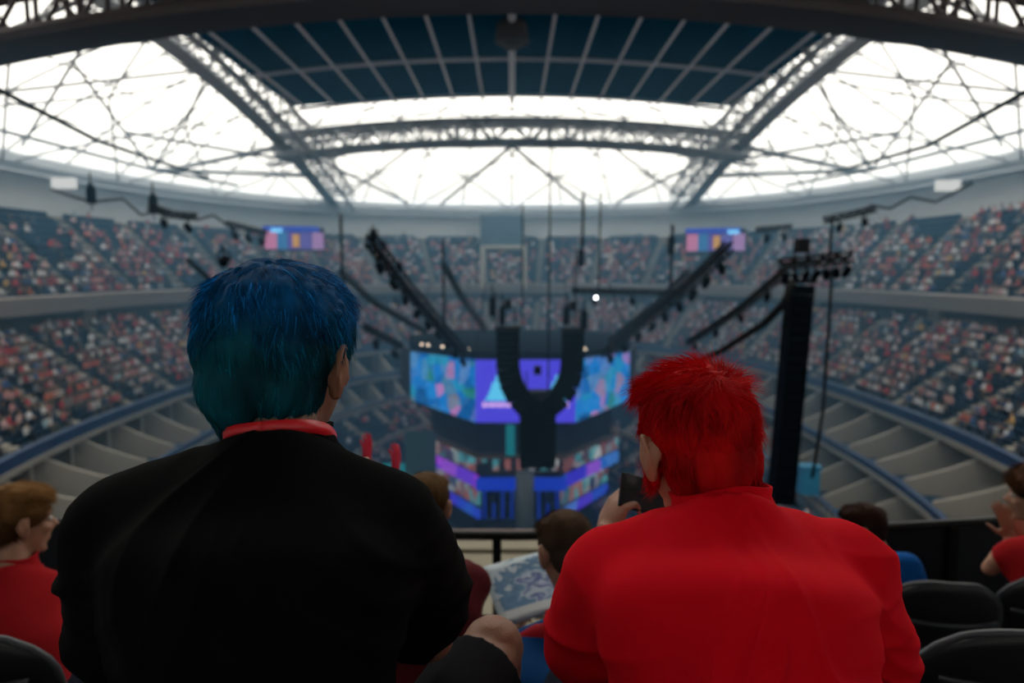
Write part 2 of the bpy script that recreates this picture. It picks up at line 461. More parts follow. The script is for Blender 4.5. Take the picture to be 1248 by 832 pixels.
for n_,i in enumerate(sorted(np_idx)):
    st,k=people[i]; sd,lv=side_of(st,k)
    si=int(rng.choice(len(SHIRTS),p=SW)); po=int(rng.choice(3,p=[.6,.3,.1]))
    o=bpy.data.objects.new('person',smesh[po]); C.objects.link(o)
    ms_=['shirt_%d'%si,'crowd_skin_%d'%rng.integers(4),'crowd_hair_%d'%rng.integers(4),'trousers_%d'%rng.integers(4)]
    for j,mn in enumerate(ms_): o.material_slots[j].link='OBJECT'; o.material_slots[j].material=MAT[mn]
    o.location=(st[0],st[1],st[2]); o.rotation_euler=(0,0,st[3]+random.uniform(-.3,.3))
    where={'up':'upper rows of %s stand'%sd,'low':'lower rows of %s stand'%sd,'bowl':'courtside on the %s'%sd}[k]
    tag(o,'spectator in %s top, %s, %s'%(cname[si],poses[po],where),'person','spectators in %s tops, %s %s stand'%(cname[si],sd,lv)+', '+['hands on knees','clapping','arms raised'][po])

# ================================================================ ROOF
SKYM=bpy.data.materials.new('roof_membrane'); SKYM.use_nodes=True
nt=SKYM.node_tree; nt.nodes.clear()
out=nt.nodes.new('ShaderNodeOutputMaterial'); mx=nt.nodes.new('ShaderNodeMixShader'); tr=nt.nodes.new('ShaderNodeBsdfTransparent'); tl=nt.nodes.new('ShaderNodeBsdfTranslucent')
tr.inputs[0].default_value=(.86,.84,.78,1); tl.inputs[0].default_value=(.8,.79,.75,1); mx.inputs[0].default_value=.3
nt.links.new(tr.outputs[0],mx.inputs[1]); nt.links.new(tl.outputs[0],mx.inputs[2]); nt.links.new(mx.outputs[0],out.inputs[0])
PANEL=mat('blue_roof_panel',(.003,.085,.150),.9,spec=0,nscale=.3,namt=.25)
OX=26.5; OY0,OY1=36.,88.
def rr(x,y): return ((abs(x)/50)**NEXP+(abs(y-CY)/66)**NEXP)**(1/NEXP)
def roofz(x,y):
    r=min(1.,rr(x,y)); return 37.2+10.6*min(1,(1-r)/.42)**.85
mb=MB()
# membrane in polar strips from the ring to the opening rectangle
NP=160
def onrect(th_p):
    # point on the opening rectangle in the direction of th_p from its centre
    cx,cy=0,(OY0+OY1)/2
    dx,dy=th_p.x-cx,th_p.y-cy
    k=min(OX/abs(dx) if abs(dx)>1e-6 else 1e9,((OY1-OY0)/2)/abs(dy) if abs(dy)>1e-6 else 1e9)
    return Vector((cx+dx*k,cy+dy*k,0))
K=9; vs=[]; 
for i in range(NP):
    p=plan(18.6,th_at(i/NP)); q=onrect(p)
    for j in range(K):
        c=p.lerp(q,j/(K-1)); vs.append((c.x,c.y,roofz(c.x,c.y)+.3))
fs=[]; fblock=[]
for i in range(NP):
    i2=(i+1)%NP
    for j in range(K-1):
        f=(i*K+j,i2*K+j,i2*K+j+1,i*K+j+1)
        (fblock if (vs[f[0]][1]<14 and vs[f[2]][1]<14) else fs).append(f)
mb.add(vs,fs); o=struct('ceiling_membrane',mb,SKYM,True)
mb=MB(); mb.add(vs,fblock); struct('ceiling_light_block',mb,mat('near_roof_light_block',(.05,.05,.055),.8))  # unseen near part of the roof, made opaque to keep light off the foreground
# dark blue retractable panels: two leaves with ribs
def panz(x,y): return 47.6-.0024*x*x
mb=MB(); nx=24; vs=[];fs=[]
for iy in range(2):
    for ix in range(nx+1):
        x=-OX-.8+(2*OX+1.6)*ix/nx; y=(OY0-1,OY1+1.5)[iy]-(.0035*x*x if iy else 0); vs.append((x,y,panz(x,y)+.45))
for ix in range(nx): fs.append((ix,ix+1,ix+nx+2,ix+nx+1))
mb.add(vs,fs); struct('roof_panel',mb,PANEL)
mb=MB()
RIB=mat('roof_rib_steel',(.75,.70,.72),.5)
for k in range(-7,8):
    x=k*3.65+ (0)
    if k==0: continue
    mb.tube([(x,OY0,panz(x,0)),(x,OY1+1.2-.0035*x*x,panz(x,0))],.16,6)
for y in (44,58.5,72.5,87):
    mb.tube([(x,y,panz(x,0)+.05) for x in np.linspace(-OX,OX,15)],.2,6)
mb.tube([(0,OY0,47.4),(0,OY1+1,47.4)],.32,6)
o=struct('roof_ribs',mb,RIB); 
o=MB(); o.tube([(0,62,47.5),(0,62,45.9)],[1.3,1.5],16); o.tube([(0,62,46.0),(0,62,45.4)],[.9,.7],16)
o=setorg(o.build('roof_winch_housing',STEELD),(0,62,47.5)); tag(o,'round dark hub housing in the middle of the blue roof panels','housing')

def box_truss(name,label,A,B,W,H,nseg,r,rb,m,zc=None,arch=0,group=None,yoff=None):
    """lattice box truss from A to B (centre of lower edge), width W horizontally across, height H; arch = rise of the middle; zc callable z"""
    A=Vector(A);B=Vector(B); d=(B-A); hd=Vector((d.x,d.y,0)).normalized(); ac=Vector((-hd.y,hd.x,0))
    t=thing(name,label,'roof truss',tuple(A),group)
    def c(i,sx,top):
        f=i/nseg; p=A.lerp(B,f)
        z = zc(p.x,p.y) if zc else p.z+arch*(1-(2*f-1)**2)
        return Vector((p.x,p.y,z))+ac*(sx*W/2)+Vector((0,0,H if top else 0))
    for sx in(-1,1):
        for top in(0,1):
            m_=MB(); m_.tube([c(i,sx,top) for i in range(nseg+1)],r,6); m_.build('chord',m,t)
    m_=MB()
    for i in range(nseg+1):
        for sx in(-1,1): m_.tube([c(i,sx,0),c(i,sx,1)],rb,5)
        for top in(0,1): m_.tube([c(i,-1,top),c(i,1,top)],rb,5)
        if i<nseg:
            for sx in(-1,1): m_.tube([c(i,sx,i%2),c(i+1,sx,1-i%2)],rb,5)
            for top in(0,1): m_.tube([c(i,-1 if i%2 else 1,top),c(i+1,1 if i%2 else -1,top)],rb,5)
    m_.build('bracing',m,t)
    return t
def girz(x,y):
    # profile of the long girders: high in the middle of the arena, down to the ring at the far end
    f=abs(y-56)/60; return 45.6-8.9*f**1.7
for sx in(-1,1):
    x=sx*28.6
    t=box_truss('roof_girder','long sloping steel box girder along the %s edge of the blue roof panels'%('left' if sx<0 else 'right'),(x,4,37),(x,118,37),3.4,3.0,34,.30,.10,STEEL,zc=girz)
    # solid web plates on the outer and lower side, service gantry between
    m_=MB(); n=40
    for i in range(n):
        y0=4+114*i/n;y1=4+114*(i+1)/n
        xo=x+sx*1.55
        m_.add([(xo,y0,girz(0,y0)-.25),(xo,y1,girz(0,y1)-.25),(xo,y1,girz(0,y1)+1.5),(xo,y0,girz(0,y0)+1.5)],[(0,1,2,3)])
        m_.add([(xo,y0,girz(0,y0)-.25),(xo,y1,girz(0,y1)-.25),(xo-sx*1.5,y1,girz(0,y1)-.25),(xo-sx*1.5,y0,girz(0,y0)-.25)],[(0,1,2,3)])
    o=m_.build('web_plate',STEEL,t)
    sm=o.modifiers.new('s','SOLIDIFY'); sm.thickness=.08
    m_=MB()
    for i in range(40): 
        y=6+i*2.7
        if y<112: m_.box((x-sx*.9,y,girz(0,y)+.4),(.35,.5,.35))
    m_.build('walkway_lamps',STEELW,t)
# cross trusses
far_t=box_truss('roof_cross_truss','arched pale steel truss crossing behind the far edge of the blue panels',(-30,89.5,40.6),(30,89.5,40.6),2.6,2.6,26,.34,.12,STEEL,zc=lambda x,y:42.4-.0021*x*x)
mid_t=box_truss('roof_ring_truss','second arched steel truss just beyond the far cross truss',(-33,95,40),(33,95,40),2.0,2.0,26,.16,.08,STEEL,zc=lambda x,y:43.6-.003*x*x)
near_t=box_truss('roof_near_truss','massive dark steel beam arching across the top near the viewer',(-46,43.5,40),(46,43.5,40),3.0,3.6,36,.42,.16,STEELD,zc=lambda x,y:42.6-.0030*x*x)
m_=MB(); n=50
for i in range(n):
    x0=-46+92*i/n;x1=-46+92*(i+1)/n; z0=42.6-.0030*x0*x0; z1=42.6-.0030*x1*x1
    m_.add([(x0,45.1,z0-.35),(x1,45.1,z1-.35),(x1,45.1,z1+1.0),(x0,45.1,z0+1.0)],[(0,1,2,3)])
    m_.add([(x0,45.1,z0-.35),(x1,45.1,z1-.35),(x1,42,z1-.35),(x0,42,z0-.35)],[(0,1,2,3)])
o=m_.build('web_plate',STEELD,near_t); sm=o.modifiers.new('s','SOLIDIFY'); sm.thickness=.08
near2=box_truss('roof_near_truss','dark lattice truss running parallel behind the massive near beam',(-46,38.5,40),(46,38.5,40),2.2,2.6,36,.22,.12,STEELD,zc=lambda x,y:43.2-.0024*x*x)
# lattice of thin members under the membrane
mb=MB()
def rp(x,y,dz): return Vector((x,y,roofz(x,y)-dz))
def seg(a,b,r,dz,n=5,mbx=None):
    pts=[]
    for i in range(n+1):
        x=a[0]+(b[0]-a[0])*i/n; y=a[1]+(b[1]-a[1])*i/n; pts.append(rp(x,y,dz))
    (mbx or mb).tube(pts,r,5,cap=False)
NR=44
outer=[plan(18.4,th_at(i/NR)) for i in range(NR)]; inner=[onrect(p) for p in outer]
for i in range(NR):
    p,q=outer[i],inner[i]; p2,q2=outer[(i+1)%NR],inner[(i+1)%NR]
    if max(p.y,q.y)<18: continue
    seg(p,q,.12,.4); 
    a=p.lerp(q,.5); a2=p2.lerp(q2,.5); b=p.lerp(q,.25); b2=p2.lerp(q2,.25); c_=p.lerp(q,.75); c2=p2.lerp(q2,.75)
    for u,w in((a,a2),(b,b2),(c_,c2)): seg(u,w,.09,.4,1)
    # diagonals, long over two bays
    p3,q3=outer[(i+2)%NR],inner[(i+2)%NR]
    if i%2==0:
        seg(p,p3.lerp(q3,.5),.12,1.5); seg(p3,p.lerp(q,.5),.12,1.5)
        seg(p.lerp(q,.5),q3,.12,1.5); seg(p3.lerp(q3,.5),q,.12,1.5)
o=struct('ceiling_lattice',mb,STEEL,True)
mb=MB()
# major tubes: V pair from the middle of the far truss to the ring, and fan braces at the girder feet
def major(pts,r=.26): mb.tube(pts,r,7)
major([(0,91,42.3),(-12.5,121,37.6)],.24); major([(0,91,42.3),(12.5,121,37.6)],.24)
for sx in(-1,1):
    major([(sx*28.5,90,42.2),(sx*44,88,38.6)],.32); major([(sx*28.5,96,40.8),(sx*42,76,41.0)],.2)
    major([(sx*28.5,90,42.0),(sx*18,119,37.7)],.22); major([(sx*13,91,42.2),(sx*27,112,38)],.16)
    major([(sx*28.6,102,39.8),(sx*43.5,84,38.2)],.26)
    major([(sx*43.5,84,38.2),(sx*30,70,45.0)],.15); major([(sx*43.5,84,38.2),(sx*36,58,43.0)],.15); major([(sx*43.5,84,38.2),(sx*47,60,38.8)],.2)
    major([(sx*43.5,84,38.2),(sx*33,78,44)],.12); major([(sx*43.5,84,38.2),(sx*38,96,37.8)],.2)
    major([(sx*30,50,45),(sx*48,50,38.0)],.2); major([(sx*30,66,44.6),(sx*47.8,52,38.1)],.14); major([(sx*30,52,44.6),(sx*47.8,68,38.1)],.14)
o=struct('ceiling_braces',mb,STEEL,True)
# hanging cables (catenaries) in front of the roof
def cable(name,label,pts,r,m=BLACKM,cat='cable',group=None,n=24,sag=0):
    pts=[Vector(p) for p in pts]
    if len(pts)==2 and sag:
        a,b=pts; pts=[a.lerp(b,i/n)-Vector((0,0,sag*4*(i/n)*(1-i/n))) for i in range(n+1)]
    m_=MB(); m_.tube(pts,r,6); o=m_.build(name,m,smooth=True); setorg(o,tuple(pts[0])); tag(o,label,cat,group); return o
cable('power_cable','thick black cable sagging across the white roof at the left',[P(-60,85,34),P(0,110,38),P(120,172,50),P(252,216,72)],.16)
cable('power_cable','thick black cable sagging across the white roof at the right',[P(1310,80,34),P(1248,113,38),P(1130,178,50),P(1008,212,72)],.16)
# ================================================================ CENTRE STAGE, SCREENS
def emis(name, build, strength=1.0):
    m=bpy.data.materials.new(name); m.use_nodes=True; nt=m.node_tree; nt.nodes.clear()
    o=nt.nodes.new('ShaderNodeOutputMaterial'); e=nt.nodes.new('ShaderNodeEmission'); e.inputs['Strength'].default_value=strength
    tc=nt.nodes.new('ShaderNodeTexCoord'); c=build(nt,tc.outputs['Object'])
    if c is not None: nt.links.new(c,e.inputs['Color'])
    nt.links.new(e.outputs[0],o.inputs[0]); MAT[name]=m; return m
def ramp(nt,fac,stops,interp='LINEAR'):
    r=nt.nodes.new('ShaderNodeValToRGB'); r.color_ramp.interpolation=interp
    el=r.color_ramp.elements
    while len(el)<len(stops): el.new(.5)
    for e,(p,c) in zip(el,stops): e.position=p; e.color=(*c,1)
    nt.links.new(fac,r.inputs[0]); return r.outputs[0]
def game(nt,co):
    v=nt.nodes.new('ShaderNodeTexVoronoi'); v.inputs['Scale'].default_value=.75; v.inputs['Randomness'].default_value=1
    mp=nt.nodes.new('ShaderNodeMapping'); mp.inputs['Rotation'].default_value=(.2,.5,.3); nt.links.new(co,mp.inputs[0]); nt.links.new(mp.outputs[0],v.inputs['Vector'])
    w=nt.nodes.new('ShaderNodeTexNoise'); w.inputs['Scale'].default_value=.9; w.inputs['Distortion'].default_value=2.2; nt.links.new(mp.outputs[0],w.inputs['Vector'])
    s_=nt.nodes.new('ShaderNodeSeparateColor'); nt.links.new(v.outputs['Color'],s_.inputs[0])
    a=ramp(nt,s_.outputs[0],[(0,(.0,.10,.42)),(.22,(.01,.25,.75)),(.42,(.02,.36,.50)),(.56,(.16,.24,.62)),(.7,(.02,.25,.10)),(.8,(.75,.22,.55)),(.88,(.005,.16,.55)),(1,(.0,.05,.2))])
    b=ramp(nt,w.outputs['Fac'],[(.36,(.0,.03,.10)),(.48,(.0,.20,.62)),(.60,(.02,.25,.55)),(.72,(.30,.45,.75))])
    mx=nt.nodes.new('ShaderNodeMix'); mx.data_type='RGBA'; mx.inputs[0].default_value=.3; nt.links.new(a,mx.inputs[6]); nt.links.new(b,mx.inputs[7]); return mx.outputs[2]
def solidc(c):
    def f(nt,co):
        r=nt.nodes.new('ShaderNodeRGB'); r.outputs[0].default_value=(*c,1); return r.outputs[0]
    return f
def strip(stops,scale):
    def f(nt,co):
        v=nt.nodes.new('ShaderNodeTexVoronoi'); v.inputs['Scale'].default_value=scale; nt.links.new(co,v.inputs['Vector'])
        s_=nt.nodes.new('ShaderNodeSeparateColor'); nt.links.new(v.outputs['Color'],s_.inputs[0]); return ramp(nt,s_.outputs[0],stops)
    return f
GAME=emis('game_screen',game,.95)
PURP=emis('purple_screen',solidc((.085,.065,.78)),.95)
CYAN=emis('emblem_cyan',solidc((.12,.62,.95)),1.0)
PINK=emis('emblem_pink',solidc((.72,.45,.95)),1.0)
FACES=emis('player_screens',strip([(0,(.30,.10,.09)),(.25,(.02,.03,.06)),(.45,(.10,.45,.50)),(.6,(.35,.16,.14)),(.75,(.02,.04,.10)),(.9,(.5,.55,.55)),(1,(.1,.02,.1))],.9),.8)
RIBBON=emis('ribbon_led',strip([(0,(.03,.03,.55)),(.4,(.10,.04,.60)),(.65,(.35,.04,.65)),(.8,(.02,.20,.55)),(1,(.02,.02,.5))],.35),.9)
BLUEL=emis('blue_led',solidc((.006,.035,.42)),1.0)
TEAL=emis('teal_led',solidc((.01,.22,.26)),.7)
SETB=mat('stage_set_black',(.010,.016,.026),.6)
def quadpanel(mb,a,b,zb0,zt0,zb1,zt1,th=.25):
    a=Vector(a);b=Vector(b); d=(b-a).normalized(); n=Vector((d.y,-d.x,0))
    vs=[]
    for o_ in(0,th):
        for (p,zb,zt) in((a,zb0,zt0),(b,zb1,zt1)):
            q=p-n*o_; vs.append((q.x,q.y,zb)); vs.append((q.x,q.y,zt))
    mb.add(vs,[(0,2,3,1),(4,5,7,6),(0,1,5,4),(2,6,7,3),(1,3,7,5),(0,4,6,2)])
A=(-3.25,60); B=(5.7,60); L2=(-10.0,66.5); R2=(11.6,66.5); L3=(-12.5,76);R3=(14,76)
# hanging scoreboard
sb=thing('hanging_scoreboard','big angled video scoreboard hanging over the centre stage','scoreboard',(1,68,18.2))
for (a,b,z0,t0,z1,t1,m,lab) in ((L2,A,13.3,18.1,12.5,18.2,GAME,'screen with a blue and green game picture'),(A,B,12.5,18.2,12.5,18.2,PURP,'purple screen with a cyan emblem'),(B,R2,12.5,18.2,13.3,18.1,GAME,'screen with a blue and green game picture')):
    m_=MB(); quadpanel(m_,(*a,0),(*b,0),z0,t0,z1,t1); o=m_.build('screen',m,sb); o['label']=lab
def emblem(cx,y,cz,sx,par):
    m_=MB()
    # layered triangular tree-like emblem above a bar of writing
    for (w,zb,h,off) in ((2.3,0,.55,0),(1.8,.5,.6,.05),(1.2,1.05,.6,0),(.6,1.6,.6,.1)):
        w*=sx
        m_.prism([(cx-w/2+off,y-.06,cz+zb),(cx+w/2+off,y-.06,cz+zb),(cx+w/3+off,y-.06,cz+zb+h),(cx+off,y-.06,cz+zb+h+.15),(cx-w/3+off,y-.06,cz+zb+h)],(0,.05,0))
    m_.build('emblem',CYAN,par)
    m_=MB(); x=cx-1.4*sx
    for i,w in enumerate((.38,.3,.34,.2,.36,.3,.34)):
        m_.box((x+w*sx/2,y-.05,cz-.38),(w*sx*.85,.05,.42 if i%2 else .5)); x+=w*sx*1.25
    m_.box((cx,y-.05,cz-.38),(2.6*sx,.04,.2))
    m_.build('emblem_writing',PINK,par)
emblem(-1.35,60,14.5,.95,sb); emblem(3.95,60,14.5,.9,sb)
m_=MB()
for (a,b) in((L2,A),(A,B),(B,R2)):
    for zz,tz in((18.3,.3),(12.4,.2)):
        quadpanel(m_,(*a,0),(*b,0),zz-tz/2+(.75 if zz<15 and a is L2 else 0),zz+tz/2+(.75 if zz<15 and a is L2 else 0),zz-tz/2+(.75 if zz<15 and b is R2 else 0),zz+tz/2+(.75 if zz<15 and b is R2 else 0),.6)
m_.build('frame',SETB,sb)
m_=MB(); cx,cy,rx,ry=.9,71,11.6,12.0
poly=[(A[0],A[1]),(B[0],B[1]),(R2[0],R2[1]),(R3[0]-1,R3[1]),(8.5,84),(-6.5,84),(L3[0]+1,L3[1]),(L2[0],L2[1])]
m_.prism([(x,y,18.35) for x,y in poly],(0,0,.5)); m_.build('canopy',mat('canopy_black',(.006,.012,.018),.95,spec=.03),sb)
m_=MB()
for (x,y) in poly: m_.tube([(x,y,18.9),(x*.8+.2,(y-71)*.8+71,25)],.04,4)
m_.build('hanging_wire',BLACKM,sb)
m_=MB()
for (a,b) in((L3,L2),(R2,R3)):
    quadpanel(m_,(*a,0),(*b,0),13.3,18.1,13.3,18.1)
m_.build('side_panel',SETB,sb)
# spotlights along the scoreboard edge
def stage_light(loc,aim,lab,group,s=1.0,lens=True):
    loc=Vector(loc); d=Vector(aim).normalized(); t=thing('stage_light',lab,'spotlight',tuple(loc),group)
    m_=MB(); m_.tube([loc-d*.30*s,loc-d*.22*s,loc+d*.12*s,loc+d*.3*s],[.11*s,.19*s,.19*s,.16*s],10); hs=m_.build('housing',RIGBODY,t,True)
    m_=MB(); side=d.cross(Vector((0,0,1))); side=side.normalized() if side.length>1e-4 else Vector((1,0,0))
    m_.tube([loc+side*.24*s,loc+side*.24*s+Vector((0,0,.36*s)),loc-side*.24*s+Vector((0,0,.36*s)),loc-side*.24*s],.035*s,5); m_.tube([loc+Vector((0,0,.36*s)),loc+Vector((0,0,.6*s))],.05*s,6); m_.build('yoke',BLACKM,t)
    if lens: m_=MB(); m_.tube([loc+d*.3*s,loc+d*.33*s],[.15*s,.12*s],10); m_.build('lens',CHROME,hs)
    return t
WARM=emis('lamp_warm',solidc((1.0,.8,.6)),2.5)
L0=stage_light((-8.6,64.6,19.2),(0,-1,-.5),'small stage lamp on the front edge of the hanging scoreboard canopy','lamps on the scoreboard canopy',.9)
for ch in L0.children_recursive:
    if ch.name.startswith('lens'): ch.data.materials[0]=WARM
for (x,y) in((-7.9,64.0),(-6.4,62.6),(-6.0,62.2),(-3.9,60.4),(-.6,59.8),(6.5,60.6),(9.5,64.2)):
    copy_thing(L0,loc=(x,y,19.2))
# centre stage: octagonal desk tiers
stg=thing('esports_stage','octagonal two-tier competition stage with glowing blue ribbon under rows of screens','stage',(1,68,0))
SA=(-3.3,60);SB=(4.9,60);SL=(-9.0,68.6);SR=(11.0,68.6);SL2=(-9.0,78);SR2=(11,78)
def tierband(pts,z0,z1,m,name,th=.3,shift=0):
    m_=MB()
    for a,b in zip(pts,pts[1:]): quadpanel(m_,(a[0],a[1]+shift,0),(b[0],b[1]+shift,0),z0,z1,z0,z1,th)
    return m_.build(name,m,stg)
ring8=[SL2,SL,SA,SB,SR,SR2]
tierband([SL,SA],6.5,7.6,RIBBON,'led_ribbon'); tierband([SB,SR],6.5,7.6,RIBBON,'led_ribbon'); tierband([SA,SB],6.2,7.35,BLUEL,'led_ribbon')
tierband([SL2,SL],6.5,7.6,RIBBON,'led_ribbon')
tierband([SL,SA],7.75,9.0,FACES,'player_screens',shift=.5); tierband([SB,SR],7.75,9.0,FACES,'player_screens',shift=.5); tierband([(-3.3,60),(-1.8,60)],7.5,8.6,SETB,'desk_front',shift=.5)
tierband(ring8,9.05,9.25,mat('desk_wood',(.18,.10,.07),.6),'desk_edge',shift=.5)
m_=MB(); m_.prism([(x*.96,y+.9,6.2) for x,y in ring8],(0,0,1.2)); m_.build('upper_deck',SETB,stg)
lo=[(-8.3,80),(-8.3,70.5),(-3.2,62.5),(4.8,62.5),(10.2,70.5),(10.2,80)]
tierband([lo[1],lo[2]],3.9,5.3,FACES,'player_screens'); tierband([lo[3],lo[4]],3.9,5.3,FACES,'player_screens')
tierband([lo[1],lo[2]],2.6,3.5,RIBBON,'led_ribbon'); tierband([lo[3],lo[4]],2.6,3.5,RIBBON,'led_ribbon')
m_=MB(); m_.prism([(x*.97,y+.5,0) for x,y in lo],(0,0,2.5)); m_.build('lower_deck',SETB,stg)
m_=MB()
for i in range(9):
    x=-2.6+i*.86; m_.box((x,63,4.3),(.14,.2,3.6))
m_.build('blue_light_bars',BLUEL,stg)
m_=MB()
for x in(-3.2,4.8,-8.3,10.2): m_.box((x,63.2 if abs(x)<6 else 71,4),(.5,.5,8))
for x in(-1.8,-.4,3.6): m_.box((x,62.9,5.2),(.5,.3,2.2))
m_.build('post',SETB,stg)
# upper inner set (dark arcs under the screens)
m_=MB()
for sx,(a,b) in ((-1,((-8.3,69.3),(-3.3,61.6))),(1,((4.9,61.6),(10.3,69.3)))):
    quadpanel(m_,(*a,0),(*b,0),9.3,12.9,9.3,12.3,.3)
quadpanel(m_,(-3.3,61.6,0),(4.9,61.6,0),9.3,12.3,9.3,12.3,.3)
m_.build('inner_screen_backs',SETB,stg)
m_=MB(); m_.box((-.15,60.8,11.0),(.8,.3,3.4)); m_.build('teal_column',TEAL,stg)
m_=MB()
for i in range(7): m_.box((-2.6+1.1*i,60.9,8.35),(.55,.2,1.0))
m_.build('player_screens',FACES,stg)
# players seated behind the upper desks (countable, small)
pl=0
for (a,b,n) in ((SL,SA,7),(SB,SR,7)):
    for i in range(n):
        f=(i+.5)/n; x=a[0]+(b[0]-a[0])*f; y=a[1]+(b[1]-a[1])*f+1.5
        si=[1,8,9,3,0,11,8][i]
        o=bpy.data.objects.new('person',smesh[0]); C.objects.link(o)
        for j,mn in enumerate(['shirt_%d'%si,'crowd_skin_0','crowd_hair_%d'%(i%3),'trousers_0']): o.material_slots[j].link='OBJECT'; o.material_slots[j].material=MAT[mn]
        o.location=(x,y,7.4+.55); o.rotation_euler=(0,0,math.atan2(b[1]-a[1],b[0]-a[0])+PI); 
        tag(o,'player in %s top at the upper desks, %s wing of the stage'%(cname[si],'left' if b is SA else 'right'),'person','players at the upper stage desks, %s tops'%cname[si])
# grey fluted column below the speaker cluster
m_=MB(); m_.tube([(1.15,59.2,0),(1.15,59.2,8.2)],[.85,.85],14); 
o=setorg(m_.build('stage_pylon',mat('grey_column',(.12,.15,.17),.5),smooth=True),(1.15,59.2,0)); tag(o,'grey round column standing in front of the stage, below the black speakers','column')
# courtside booth and screens at left
bt=thing('broadcast_booth','white and turquoise lit broadcast desk beside the court at left','booth',(-12.5,64,0))
m_=MB(); m_.box((-12.6,66,5.4),(4.6,1.6,.5)); m_.box((-12.4,63.5,4.2),(4.4,1.4,.7)); m_.build('desk_top',mat('booth_white',(.6,.62,.62),.5,emit=(.35,.5,.52),estr=.25),bt)
m_=MB(); m_.box((-11.8,66.2,6.4),(2.4,.2,1.1)); m_.box((-13.4,62.6,3.6),(1.6,.2,.9)); m_.build('screen',TEAL,bt)
m_=MB(); m_.box((-12.6,65,2.6),(4.2,3,5.0)); m_.build('base',SETB,bt)
m_=MB(); m_.box((-8.9,64.8,8.4),(3.0,.2,4.4)); o=setorg(m_.build('projection_screen',mat('grey_green_panel',(.07,.17,.19),.4)),(-8.9,64.8,6)); tag(o,'tall grey green panel standing left of the stage under the video screen','panel')
m_=MB(); q=P(985,598,52); m_.prism([(q.x-3.6,48,7.2),(q.x+1.4,47,7.2),(q.x+3.6,56,7.2),(q.x-.6,58,7.2)],(0,0,.5))
o=setorg(m_.build('blue_tarpaulin',mat('blue_tarp',(.006,.10,.26),.35)),(q.x,52,7.2)); tag(o,'bright blue cover over seats beyond the black tower at right','cover')
m_=MB(); q=P(985,590,50); m_.box((q.x,50,q.z+.3),(1.3,1.0,2.0)); m_.box((q.x,50,q.z+1.4),(1.6,1.2,.2)); o=setorg(m_.build('blue_equipment_box',mat('cyan_box',(.02,.28,.5),.4)),(q.x,50,q.z-.7)); tag(o,'light blue equipment box on the blue cover at right','box')

# ================================================================ LINE ARRAYS
def line_array(label,path,w,d,loc,yaw=0):
    """speaker cabinets hung one below the other along a path (x,z) at depth y; each cabinet its own part"""
    t=thing('line_array_speaker',label,'loudspeaker',loc)
    pts=[Vector(p) for p in path]; seglen=[(b-a).length for a,b in zip(pts,pts[1:])]; tot=sum(seglen); n=max(4,int(tot/.42))
    def at(s):
        for a,b,l in zip(pts,pts[1:],seglen):
            if s<=l+1e-6: return a.lerp(b,s/l),(b-a).normalized()
            s-=l
        return pts[-1],(pts[-1]-pts[-2]).normalized()
    for i in range(n):
        p,dr=at(tot*(i+.5)/n); h=tot/n*.96
        wv=dr.cross(Vector((0,1,0))).normalized(); rot=Matrix((wv,Vector((0,1,0)),dr)).transposed()
        m_=MB(); hx=w/2
        # trapezoid cabinet with a grille face recessed
        m_.box(p,(w,d,h),rot); m_.box(p+Vector((0,-d/2-.02,0)),(w*.88,.04,h*.8),rot)
        m_.build('cabinet',RIGBODY,t)
    p,dr=at(0); m_=MB(); m_.box(p+Vector((0,0,.15)),(w*1.1,d*1.1,.18)); m_.tube([p+Vector((-w*.3,0,.2)),p+Vector((-w*.3,0,1.6))],.05,5); m_.tube([p+Vector((w*.3,0,.2)),p+Vector((w*.3,0,1.6))],.05,5); m_.box(p+Vector((0,0,1.7)),(.5,.5,.6)); m_.build('flying_frame',BLACKM,t)
    return t
line_array('black curved line array hanging at the left of the central speaker cluster',[P(x,y,45) for x,y in((619,402),(619,425),(619,448),(623,466),(631,482),(643,495),(649,500))],1.55,1.0,tuple(P(619,402,45)))
line_array('black curved line array hanging at the right of the central speaker cluster',[P(x,y,45) for x,y in((698,404),(698,430),(696,455),(691,470),(682,484),(670,494),(665,498))],1.45,1.0,tuple(P(698,404,45)))
line_array('wide straight black speaker column hanging low between the curved arrays',[P(655,480,47.6),P(655,520,47.6),P(655,568,47.6)],2.55,1.2,tuple(P(655,470,46)))
tw=line_array('tall narrow black speaker tower hanging right of the stage',[P(975,347,30),P(963,480,30),P(951,612,30)],.95,.9,tuple(P(975,347,30)))

